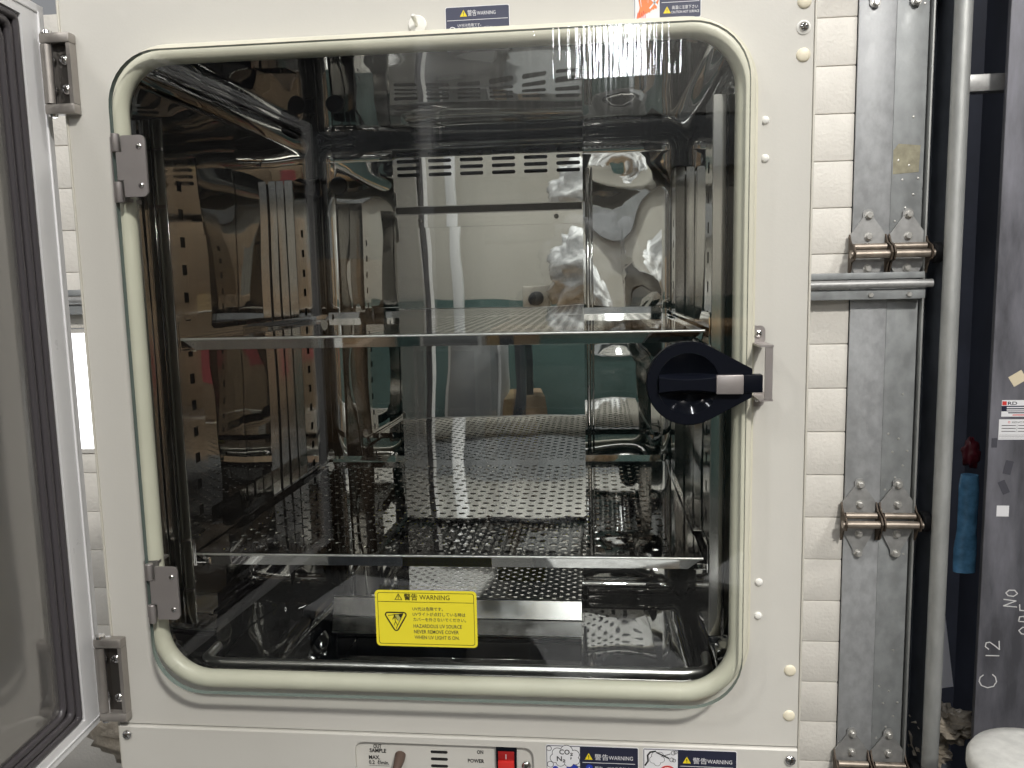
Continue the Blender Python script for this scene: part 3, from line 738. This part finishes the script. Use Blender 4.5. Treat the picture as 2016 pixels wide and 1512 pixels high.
# raised ribs on the frame
b = MB(); b.box(-.3302, -.3285, D1 - .010, D1 - .0075, DZ0 + .006, DZ1 - .006, 0, .0007); b.box(-.3302, -.3290, D0 + .02, D1 - .010, DZ0 + .0055, DZ0 + .0075, 0, .0005); b.box(-.3302, -.3290, D0 + .02, D1 - .010, DZ1 - .0075, DZ1 - .0055, 0, .0005)
b.build("frame_rib", "door_frame", OD, True)
# dark magnetic seal in steps
i0 = fw; yA = D1 - fw - .0005; zA = DZ0 + fw * .45 + .0005; zB = DZ1 - fw * .45 - .0005; yB = D0 + fw + .0005
for k, (off, xx, rr) in enumerate(((.0045, -.3330, .0036), (.0125, -.3345, .0040), (.0205, -.3365, .0036))):
    lp = [(xx, y, z) for y, z in rrect(yB + off, yA - off, zA + off * .8, zB - off * .8, .004 + .003 * k, 4)]
    tube("door_seal", lp, rr, "dark_gasket", OD, 8, True)
b = MB(); b.plate(rrect(yB + .0005, yA - .0005, zA, zB, .002, 2), [], (-.3385, 0, 0), .003, u=Y, v=Z); b.build("seal_backing", "dark_gasket", OD)
V = []; F = []; ny, nz = 26, 40; ya, yb, za, zb = yB + .024, yA - .024, zA + .020, zB - .020
for j in range(nz + 1):
    for i in range(ny + 1):
        y = ya + (yb - ya) * i / ny; z = za + (zb - za) * j / nz; e = min(1, min(y - ya, yb - y) / .02, min(z - za, zb - z) / .02)
        V.append((-.3368 + .0040 * max(0.0, min(1.0, e)) ** .5 + .0003 * noise.noise(Vector((y * 8, z * 8, 2))), y, z))
for j in range(nz):
    for i in range(ny): a = j * (ny + 1) + i; F.append((a, a + 1, a + ny + 2, a + ny + 1))
obj("inner_panel", V, F, "door_panel", OD, smooth=True)
box("outer_shell", -.3900, -.3425, D0, D1, DZ0, DZ1, "paint_side", OD, .004)
XF[0] = None

# ================================================================== SHELVES (lift-out trays)
def shelf(z, tilt, label):
    S = thing("perforated_shelf", label, "shelf", (0, .21, z), "perforated shelves in the chamber")
    x0, x1, y0, y1 = -.2318, .2300, .0180, .4040; k = tilt / (x1 - x0)
    b = MB(); pitch = .0205; row = .0102; r = .0036; rows = int((y1 - y0 - .020) / row)
    xs0 = x0 + .012; ncol = int((x1 - x0 - .024) / pitch)
    def zz(x): return z + (x - x0) * k
    V = []; F = []; nh = 10; t = .0010
    def cell(xa, xb, ya, yb, hole):
        b0 = len(V)
        if not hole:
            for q in ((xa, ya), (xb, ya), (xb, yb), (xa, yb)): V.append((q[0], q[1], zz(q[0])))
            for q in ((xa, ya), (xb, ya), (xb, yb), (xa, yb)): V.append((q[0], q[1], zz(q[0]) - t))
            F.append((b0, b0 + 1, b0 + 2, b0 + 3)); F.append((b0 + 7, b0 + 6, b0 + 5, b0 + 4)); return
        cx, cy = (xa + xb) / 2, (ya + yb) / 2; hx, hy = (xb - xa) / 2, (yb - ya) / 2
        ca = math.atan2(hy, hx); ang = [0, ca * .5, ca, (ca + math.pi / 2) / 2, math.pi / 2]
        ang = [0, ca, math.pi / 2, math.pi - ca, math.pi, math.pi + ca, 1.5 * math.pi, 2 * math.pi - ca]
        full = []
        for i in range(8):
            a = ang[i]; nx_ = ang[(i + 1) % 8] + (2 * math.pi if i == 7 else 0); full += [a, (a + nx_) / 2]
        m = len(full)
        for w in (0, 1):
            for a in full:
                c, s_ = math.cos(a), math.sin(a); q = min(hx / abs(c) if abs(c) > 1e-9 else 9, hy / abs(s_) if abs(s_) > 1e-9 else 9)
                x = cx + c * q; V.append((x, cy + s_ * q, zz(x) - t * w))
            for a in full:
                x = cx + math.cos(a) * r; V.append((x, cy + math.sin(a) * r, zz(x) - t * w))
        for i in range(m):
            j = (i + 1) % m; o, h, o2, h2 = b0, b0 + m, b0 + 2 * m, b0 + 3 * m
            F.append((o + i, o + j, h + j, h + i)); F.append((o2 + j, o2 + i, h2 + i, h2 + j)); F.append((h + i, h + j, h2 + j, h2 + i))
    ya = y0 + .0085
    cell(x0, x1, y0, ya, False)
    for rI in range(rows):
        yb = ya + row; sh = (pitch / 2) if rI % 2 else 0
        cell(x0, xs0 + sh, ya, yb, False); n = ncol - (1 if rI % 2 else 0)
        for c in range(n): cell(xs0 + sh + c * pitch, xs0 + sh + (c + 1) * pitch, ya, yb, True)
        cell(xs0 + sh + n * pitch, x1, ya, yb, False); ya = yb
    cell(x0, x1, ya, y1, False)
    obj("shelf_deck", V, F, "shelf_steel", S)
    # front lip, mitred, leaning back a little
    V = [(x0, y0, zz(x0)), (x1, y0, zz(x1)), (x1 - .013, y0 + .0007, zz(x1) - .0098), (x0 + .013, y0 + .0007, zz(x0) - .0098)]
    V += [(v[0], v[1] + .0011, v[2] - .0002) for v in V]
    obj("front_lip", V, [(3, 2, 1, 0), (4, 5, 6, 7), (0, 1, 5, 4), (1, 2, 6, 5), (2, 3, 7, 6), (3, 0, 4, 7)], "shelf_steel", S)
    tube("lip_edge", [(x0, y0 + .0004, zz(x0) - .0003), (x1, y0 + .0004, zz(x1) - .0003)], .0011, "edge_steel", S, 8)
    V = [(x0 + .004, y1, zz(x0)), (x1 - .004, y1, zz(x1)), (x1 - .008, y1 + .001, zz(x1) + .0085), (x0 + .008, y1 + .001, zz(x0) + .0085)]
    V += [(v[0], v[1] + .001, v[2]) for v in V]
    obj("back_lip", V, [(0, 1, 2, 3), (7, 6, 5, 4), (0, 4, 5, 1), (1, 5, 6, 2), (2, 6, 7, 3), (3, 7, 4, 0)], "shelf_steel", S)
    for xe, s in ((x0, 1), (x1, -1)):
        V = [(xe, y0 + .002, zz(xe) - .001), (xe, y1 - .001, zz(xe) - .001), (xe + s * .0006, y1 - .006, zz(xe) - .0090), (xe + s * .0006, y0 + .012, zz(xe) - .0090)]
        V += [(v[0] + s * .001, v[1], v[2]) for v in V]
        obj("side_lip", V, [(0, 1, 2, 3), (7, 6, 5, 4), (0, 4, 5, 1), (1, 5, 6, 2), (2, 6, 7, 3), (3, 7, 4, 0)], "shelf_steel", S)
shelf(.1602, .0018, "lower perforated steel shelf, its holes seen from above")
shelf(.3596, .0008, "upper perforated steel shelf at eye level, seen nearly edge on")

# ================================================================== SECTIONAL WORKSHOP DOOR BEHIND
SD = thing("sectional_door", "white ribbed overhead door with galvanised end stiles behind the incubator", "overhead door", (0, 1.0, GZ))
YB = 1.0; XL, XR = -1.75, .640; joints = [.4459 + .535, .4459, -.0887, -.6241, -.6241 - .535]
WX0, WX1, WZ0, WZ1 = -1.50, -.62, .0460, .3240
def plank(xa, xb, z0, z1, wob):
    V, F = boxg(xa, xb, YB, YB + .040, z0 + .0004, z1 - .0004, .0026, 2)
    obj("door_plank", V, F, "door_white", SD, smooth=True, auto=30)
for ji in range(4):
    zt, zb = joints[ji], joints[ji + 1]; h = (zt - zb) / 6
    for k in range(6):
        z1 = zt - k * h; z0 = z1 - h
        if z0 < WZ1 and z1 > WZ0:
            plank(WX1, XR, z0, z1, 0); plank(XL, WX0, z0, z1, 0)
            if z1 > WZ1 + .004: plank(WX0, WX1, WZ1, z1, 0)
            if z0 < WZ0 - .004: plank(WX0, WX1, z0, WZ0, 0)
        else: plank(XL, XR, z0, z1, 0)
box("door_core", XL, .768, YB + .0405, YB + .050, joints[-1], joints[0], "track_dark", SD, 0)
WN = thing("door_window", None, None, ((WX0 + WX1) / 2, YB, WZ0), parent=SD)
b = MB(); b.plate(rect(WX0 + .001, WX1 - .001, WZ0 + .001, WZ1 - .001), [rect(WX0 + .012, WX1 - .012, WZ0 + .010, WZ1 - .010)], (0, YB - .004, 0), .014); b.build("window_frame", "window_frame", WN)
box("window_pane", WX0 + .012, WX1 - .012, YB + .004, YB + .008, WZ0 + .010, WZ1 - .010, "daylight_pane", WN, 0)
for ji in range(4):
    zt, zb = joints[ji], joints[ji + 1]
    box("end_stile", .6402, .7093, YB - .0060, YB - .0010, zb + .0015, zt - .0015, "galv", SD, .0012)
    box("end_stile", .7099, .7690, YB - .0035, YB - .0010, zb + .0015, zt - .0015, "galv_b", SD, .0012)
    random.seed(20 + ji)
    for (dx, dz) in ((.738, .085), (.752, .110), (.731, .138), (.760, .140), (.742, .165), (.735, -.075), (.748, -.075), (.760, -.074), (.722, .175), (.747, .255), (.7195, .06)):
        z = (zb + dz) if dz > 0 else (zt + dz)
        lathe("rivet", [(.0024, 0), (.0020, .0012), (.0, .0016)], (dx, YB - .0035, z), "bolt_zinc", SD, n=8)
plate("tape_residue", [(.7125, .595), (.7600, .598), (.7620, .648), (.7210, .652), (.7120, .640)], [], (0, YB - .0041, 0), .0003, "residue", SD)
# reinforcing strut with its round bead
ST = thing("door_strut", None, None, (0, .97, .38), parent=SD)
b = MB(); b.box(XL, .7700, .9700, .9935, .3950, .4080, 0, .002); b.box(XL, .7700, .9640, .9935, .3560, .3760, 0, .002); b.build("strut_channel", "galv_b", ST, True)
tube("strut_bead", [(XL, .9600, .3855), (.7800, .9600, .3855)], .0082, "hinge_galv", ST, 14)
for x in (.6685, .7395): lathe("bolt", [(.0052, 0), (.0052, .0035), (.0040, .0050), (0, .0050)], (x, .9640, .3650), "bolt_zinc", ST, n=6)
# roller hinges: leaf plates, side cheeks, pin, bolts
def roller_hinge(cx, zp, upper_only_clip):
    H_ = thing("roller_hinge", None, None, (cx, .98, zp), parent=SD); yl = YB - .0100
    zt, zb_ = zp + .078, zp - .072
    up = [(cx - .034, zp + .008), (cx + .034, zp + .008), (cx + .034, zp + .034), (cx + .010, zt - .010), (cx + .010, zt), (cx + .005, zt + .006), (cx - .005, zt + .006), (cx - .010, zt), (cx - .010, zt - .010), (cx - .034, zp + .034)]
    lo = [(cx - .034, zp - .008), (cx - .034, zp - .018), (cx - .010, zb_ + .008), (cx - .010, zb_), (cx - .005, zb_ - .006), (cx + .005, zb_ - .006), (cx + .010, zb_), (cx + .010, zb_ + .008), (cx + .034, zp - .018), (cx + .034, zp - .008)]
    plate("hinge_leaf", up, [], (0, yl, 0), .0034, "hinge_galv", H_); plate("hinge_leaf", lo, [], (0, yl, 0), .0034, "hinge_galv", H_)
    ch = [(.0, .036), (.012, .020), (.034, .012), (.042, .000), (.036, -.014), (.020, -.018), (.008, -.040), (.0, -.044)]
    for sx in (-.0345, .0335):
        b = MB(); b.plate([(-(yl - d), zp + q) for d, q in ch][::-1] if False else [(yl - d, zp + q) for d, q in ch], [], (cx + sx + .0015, 0, 0), .0030, u=Y, v=Z); b.build("hinge_cheek", "rusty", H_)
    tube("hinge_pin", [(cx - .040, yl - .028, zp - .003), (cx + .040, yl - .028, zp - .003)], .0078, "pin_steel", H_, 14)
    tube("hinge_tube", [(cx - .030, yl - .014, zp + .011), (cx + .030, yl - .014, zp + .011)], .0070, "pin_steel", H_, 12)
    for z in (zt - .006, zp + .031, zp - .030, zb_ + .001):
        lathe("bolt", [(.0084, 0), (.0084, .0014), (.0060, .0015), (.0060, .0075), (.0048, .0085), (0, .0085)], (cx + .001, yl, z), "bolt_zinc", H_, n=8)
for zp in (joints[0], joints[1], joints[2], joints[3]):
    for cx in (.6680, .7420): roller_hinge(cx, zp, 0)

# ================================================================== TRACK, COLUMN AND CLUTTER AT THE RIGHT
TR = thing("door_track", "galvanised vertical roller track with rounded edge right of the overhead door", "door track", (.82, .95, GZ))
tube("track_edge", [(.8020, .930, GZ), (.8020, .930, 2.6)], .0155, "track_galv", TR, 18)
box("track_web", .8060, .8120, .930, 1.060, GZ, 2.6, "track_dark", TR, 0)
box("track_angle", .7720, .7760, .985, 1.030, GZ, 2.6, "track_galv", TR, .001)
box("track_back", .7765, .8055, 1.052, 1.060, GZ, 2.6, "track_dark", TR, 0)
for z in (joints[0], joints[1], joints[2], joints[3]): lathe("track_roller", [(.018, 0), (.021, .003), (.021, .013), (.018, .016)], (.786, .985, z - .002), "black_rubber", TR, (1, 0, 0), 18)
box("track_bracket", .8120, .9040, .952, .980, .7340, .7650, "hinge_galv", TR, .002)

CO = thing("steel_column", "dark grey steel column with stickers and chalk writing at the right edge", "column", (.98, .95, GZ))
box("column_face", .8690, 1.15, .900, .912, GZ, 2.6, "steel_column", CO, .002)
box("column_web", .9600, .9700, .914, 1.20, GZ, 2.6, "jamb_dark", CO, 0)
L = Label((.8885, .8995, .1365)); W, H = .066, .0310
L.sheet(rect(0, W, 0, H), "lab_white"); L.poly(rect(0, W, .0100, .0205), "lab_navy", 1); L.poly(rect(.0008, .0085, .0215, .0290), "lab_red", 1)
L.text("RD", .0105, .0222, .0085, "lab_navy", 1, width=.0165, bold=.02); pass
for y in (.0160, .0115): L.poly(rect(.0090, .060, y, y + .0022), "lab_white", 2)
L.poly(rect(.0120, .058, .0062, .0082), "lab_navy", 1); L.poly(rect(.0200, .050, .0022, .0040), "lab_red", 1)
L.build("sticker", CO, "white and navy sticker with red square")
L = Label((.8852, .8993, .0930)); W, H = .070, .0385
L.sheet(rect(0, W, 0, H), "lab_white"); L.ring(.0178, .0330, .0020, .0007, "lab_red", 1); L.text("XENOTE", .0218, .0312, .0050, "lab_print", 1, width=.0270)
for k in range(3):
    L.poly(rect(.0050, .0300, .0262 - k * .0055, .0275 - k * .0055), "lab_print", 1); L.poly(rect(.0340, .066, .0262 - k * .0055, .0275 - k * .0055), "lab_print", 1)
L.poly(rect(.0318, .0322, .0140, .0295), "lab_print", 1); L.poly(rect(.0010, .0680, .0085, .0090), "lab_print", 1); L.poly(rect(.0010, .0680, .0055, .0060), "lab_print", 1); L.poly(rect(.0010, .0680, .0028, .0032), "lab_print", 1)
L.build("sticker", CO, "white business card sticker under the navy one")
def scrap(x, z, w, h, rot, m):
    c, s = math.cos(R(rot)), math.sin(R(rot)); P = [(x + c * a - s * b_, z + s * a + c * b_) for a, b_ in ((-w / 2, -h / 2), (w / 2, -h / 2), (w / 2, h / 2), (-w / 2, h / 2))]
    plate("tape_scrap", P, [], (0, .8996, 0), .0008, m, CO)
scrap(.9140, .2080, .026, .021, 32, "tape_cream"); scrap(.9005, -.0440, .022, .021, 0, "lab_white"); scrap(.9060, .040, .014, .026, -12, "tape_dark"); scrap(.9000, .002, .013, .026, 25, "tape_dark"); scrap(.8790, .0870, .010, .018, 0, "tape_dark")
# chalk strokes: writing runs upwards
L = Label((0, .8993, 0), step=.0001)
def chalk(strokes, x, z, s):
    for st in strokes:
        L.line([(x - p[1] * s, z + p[0] * s) for p in st], .0021, "chalk", 1)
C_ = [[(.85, .78), (.70, .95), (.45, 1.0), (.18, .85), (.05, .5), (.15, .15), (.45, .0), (.75, .08), (.9, .25)]]
N1 = [[(.3, 0), (.3, 1)]]; N2 = [[(.0, .75), (.2, 1), (.5, .95), (.55, .7), (.3, .35), (.0, .0), (.65, .05)]]
NN = [[(.0, .0), (.08, 1), (.5, .08), (.62, 1)]]; OO = [[(.3, 0), (.05, .3), (.1, .75), (.35, .95), (.6, .7), (.6, .25), (.3, 0)]]
PP = [[(.0, 0), (.05, 1)], [(.05, 1), (.4, .95), (.45, .65), (.05, .5)]]; EE = [[(.5, 1), (.05, .95), (.0, 0), (.5, .05)], [(.0, .5), (.4, .52)]]
chalk(C_, .9060, -.398, .032); chalk(N1, .9080, -.338, .024); chalk(N2, .9080, -.318, .026)
chalk(NN, .9350, -.232, .024); chalk(OO, .9350, -.212, .022); chalk(OO, .9660, -.288, .026); chalk(PP, .9660, -.262, .026); chalk(EE, .9660, -.240, .026)
L.build("chalk_writing", CO)

# blue plastic bag hanging in the gap
def blob(name, c, r, seed, amp, m, n=20, k=4.0):
    V = []; F = []
    for j in range(n + 1):
        t = math.pi * j / n
        for i in range(n):
            p = 2 * math.pi * i / n; d = Vector((math.sin(t) * math.cos(p), math.sin(t) * math.sin(p), math.cos(t)))
            q = 1 + amp * noise.noise(d * k * .5 + Vector((seed, 0, 0))) + amp * .5 * noise.noise(d * k * 1.7 + Vector((0, seed, 0)))
            V.append((c[0] + d.x * r[0] * q, c[1] + d.y * r[1] * q, c[2] + d.z * r[2] * q))
    for j in range(n):
        for i in range(n): F.append((j * n + i, (j + 1) * n + i, (j + 1) * n + (i + 1) % n, j * n + (i + 1) % n))
    return V, F
BG = thing("blue_bag", "translucent blue plastic sleeve hanging in the dark gap beside the column", "bag", (.897, 1.05, -.23))
V = []; F = []; nr, nn = 22, 20
for j in range(nr + 1):
    t = j / nr; z = -.005 - .205 * t; w = .0215 * (1 - .25 * (1 - t) ** 2) + .0015 * math.sin(t * 9); cxx = .8960 - .002 * t
    for i in range(nn):
        a = 2 * math.pi * i / nn; q = 1 + .10 * noise.noise(Vector((math.cos(a) * 2, math.sin(a) * 2, z * 24)))
        V.append((cxx + math.cos(a) * w * q, 1.03 + math.sin(a) * .013 * q, z))
for j in range(nr):
    for i in range(nn): F.append((j * nn + i, (j + 1) * nn + i, (j + 1) * nn + (i + 1) % nn, j * nn + (i + 1) % nn))
F.append(tuple(range(nn))); F.append(tuple(nr * nn + i for i in range(nn))[::-1])
obj("bag_sleeve", V, F, "blue_plastic", BG, smooth=True, auto=60)
V, F = blob("k", (.905, 1.05, .035), (.016, .014, .030), 4, .4, None); obj("bag_neck", V, F, "red_plastic", BG, smooth=True)
tag(plate("paper_sheet", [(.838, -.500), (.906, -.488), (.872, -.255), (.838, -.250)], [], (0, 1.08, 0), .001, "paper", None), "pale sheet of paper leaning behind the track", "paper")
V, F = blob("k", (.872, 1.03, -.545), (.052, .05, .026), 2, .8, None, 26, 6); tag(obj("crumpled_wrap", V, F, "crumple", None), "crumpled brown and silver wrapping on the low ledge", "wrapping")
V, F = blob("k", (.838, 1.02, -.600), (.030, .04, .030), 9, .9, None, 22, 6); tag(obj("crumpled_wrap", V, F, "crumple", None), "small crumpled brown wad beside the track foot", "wrapping")
tag(box("ledge_beam", .814, .868, .985, 1.10, -.665, -.610, "track_dark", None, .003), "grey steel ledge under the crumpled wrapping", "beam")
tag(box("pipe_stub", .823, .845, 1.03, 1.05, GZ, -.668, "paper", None, .004), "pale upright stub below the grey ledge", "post")
BK = thing("white_bucket", "white speckled round drum top at the bottom right corner", "drum", (.84, .62, GZ))
lathe("drum_body", [(.100, 0), (.106, .02), (.106, .522), (.104, .540)], (.850, .62, GZ - .0), "bucket_rim", BK, (0, 0, 1), 40)
lathe("drum_lid", [(.106, 0), (.110, .004), (.110, .020), (.104, .030), (.080, .036), (.0, .038)], (.850, .62, GZ + .541), "bucket_white", BK, (0, 0, 1), 48, 50)
# left foot of the cabinet: rolled sacking between the doors
V, F = blob("k", (-.83, .93, -.560), (.16, .06, .075), 5, .35, None, 26, 8); tag(obj("sacking_roll", V, F, "crumple", None, smooth=True), "rolled beige sacking low in the gap left of the incubator", "sacking")

# ================================================================== THE WORKSHOP THE STEEL REFLECTS
PW = thing("partition_wall", "cream partition wall with teal lower half mirrored in the back panel", "wall", (0, -4.4, GZ))
box("cream_half", -1.5, 3.8, -4.5, -4.4, .30, 1.05, "wall_cream", PW, 0); box("teal_half", -1.5, 3.8, -4.5, -4.395, GZ, .298, "wall_teal", PW, 0); box("top_beam", -1.6, 3.9, -4.55, -4.35, 1.052, 1.34, "beam_grey", PW, 0)
tag(box("reflector_panel", -1.4, 1.6, -4.75, -4.70, 1.42, 2.25, "reflector", None, .01), "pale added curtain high behind, mirrored in the shelf", "reflector")  # added bounce panel: gives the shelf deck something bright to mirror
tag(box("white_post", -.87, -.80, -4.2, -4.13, GZ, 2.2, "post_white", None, .004), "slim white post mirrored in the back panel", "post")
def carton(x, y, z, w, d, h, rz, m, label, pr=False):
    T = thing("carton", label, "carton", (x, y, z), "cartons mirrored in the steel")
    XF[0] = Matrix.Translation((x, y, z)) @ Matrix.Rotation(R(rz), 4, 'Z')
    box("carton_body", -w / 2, w / 2, -d / 2, d / 2, 0, h, m, T, .004); box("carton_tape", -.03, .03, -d / 2 - .002, d / 2 + .002, h * .75, h + .002, "carton_tape", T, 0)
    if pr: box("carton_print", -w * .22, w * .05, d / 2 + .001, d / 2 + .003, h * .3, h * .7, "pink_print", T, 0); box("carton_print", -w / 2 - .003, -w / 2 - .001, -d * .2, d * .1, h * .3, h * .75, "pink_print", T, 0)
    XF[0] = None
g = [(-1.25, -3.3, GZ, .6, .5, .62, 5), (-1.30, -3.3, GZ + .62, .55, .5, .50, -4), (-1.22, -3.3, GZ + 1.12, .50, .45, .36, 8), (-1.75, -2.7, GZ, .6, .6, .7, 12), (-1.8, -2.7, GZ + .7, .55, .5, .6, -6), (-1.72, -2.7, GZ + 1.3, .5, .45, .45, 4),
     (1.25, -2.7, GZ, .6, .7, .75, 3), (1.23, -2.7, GZ + .75, .55, .62, .55, -5), (1.27, -2.65, GZ + 1.30, .5, .5, .42, 9), (2.0, -2.1, GZ, .7, .7, .9, -8), (2.05, -2.1, GZ + .9, .6, .6, .6, 6), (-.45, -3.9, GZ, .5, .45, .60, -7)]
nm = ["bottom of the stack left of the white post", "middle of the stack left of the white post", "top of the stack left of the white post", "bottom of the far left stack", "middle of the far left stack", "top of the far left stack", "bottom of the near right stack", "middle of the near right stack, printed pink", "top of the near right stack", "lower of the far right pair", "upper of the far right pair", "alone on the floor before the teal wall"]
for i, (q, t) in enumerate(zip(g, nm)): carton(*q, "carton" if i % 3 else "carton_dark", "mirrored brown carton, " + t, i == 7)
V, F = blob("k", (.12, -3.5, .46), (.24, .22, .27), 3, .35, None, 30, 7); tag(obj("wrapped_bundle", V, F, "wrap_white", None, smooth=True), "white plastic wrapped bundle mirrored in the back panel", "bundle")
BN = thing("work_bench", "dark work bench carrying the wrapped bundle, mirrored in the back panel", "bench", (.3, -3.5, GZ))
box("bench_top", -.35, 1.1, -3.85, -3.15, .14, .19, "wood", BN, .004)
for x in (-.3, 1.05):
    for y in (-3.8, -3.2): box("leg", x - .03, x + .03, y - .03, y + .03, GZ, .139, "machine_dark", BN, 0)

for i, (x, y, w, d, h, rz, m, lab) in enumerate(((-.55, -1.9, .42, .30, .30, 14, "track_dark", "slate grey storage bin with white rim on the workshop floor, mirrored in the chamber roof"), (.15, -1.75, .36, .36, .22, -20, "wrap_white", "white storage bin on the workshop floor, mirrored in the chamber roof"),
        (.75, -2.05, .40, .30, .34, 30, "machine_dark", "black storage bin with white rim on the workshop floor, mirrored in the chamber roof"), (-.10, -2.6, .30, .30, .40, 8, "beam_grey", "tall plain grey storage bin on the workshop floor, mirrored in the chamber roof"), (.55, -1.45, .50, .22, .10, 62, "wood", "pale timber offcut on the workshop floor, mirrored in the chamber roof"))):
    T = thing("storage_bin" if i < 4 else "timber_offcut", lab, "bin" if i < 4 else "timber", (x, y, GZ))
    XF[0] = Matrix.Translation((x, y, GZ)) @ Matrix.Rotation(R(rz), 4, 'Z')
    box("bin_body" if i < 4 else "timber_block", -w / 2, w / 2, -d / 2, d / 2, 0, h, m, T, .008); box("bin_rim" if i < 4 else "timber_top", -w / 2 - .012, w / 2 + .012, -d / 2 - .012, d / 2 + .012, h + .001, h + .03, "post_white" if i in (0, 2) else m, T, .006)
    XF[0] = None

MC = thing("machine_cabinet", "pale grey machine cabinet before the teal wall, mirrored in the back panel", "cabinet", (-.62, -3.75, GZ))
box("cabinet_body", -.80, -.46, -4.0, -3.5, GZ, .10, "post_white", MC, .006); box("cabinet_door", -.78, -.48, -3.499, -3.49, GZ + .05, .06, "beam_grey", MC, .003); box("cabinet_top", -.82, -.44, -4.02, -3.47, .101, .125, "machine_dark", MC, .004)
GB = thing("gauge_box", "beige machine with a round dial on the work bench, mirrored in the back panel", "machine", (-.20, -3.6, .19))
box("gauge_body", -.30, -.12, -3.75, -3.55, .19, .40, "wall_cream", GB, .006); lathe("gauge_dial", [(.05, 0), (.05, .01), (.045, .014)], (-.21, -3.55, .32), "machine_dark", GB, (0, 1, 0), 20)
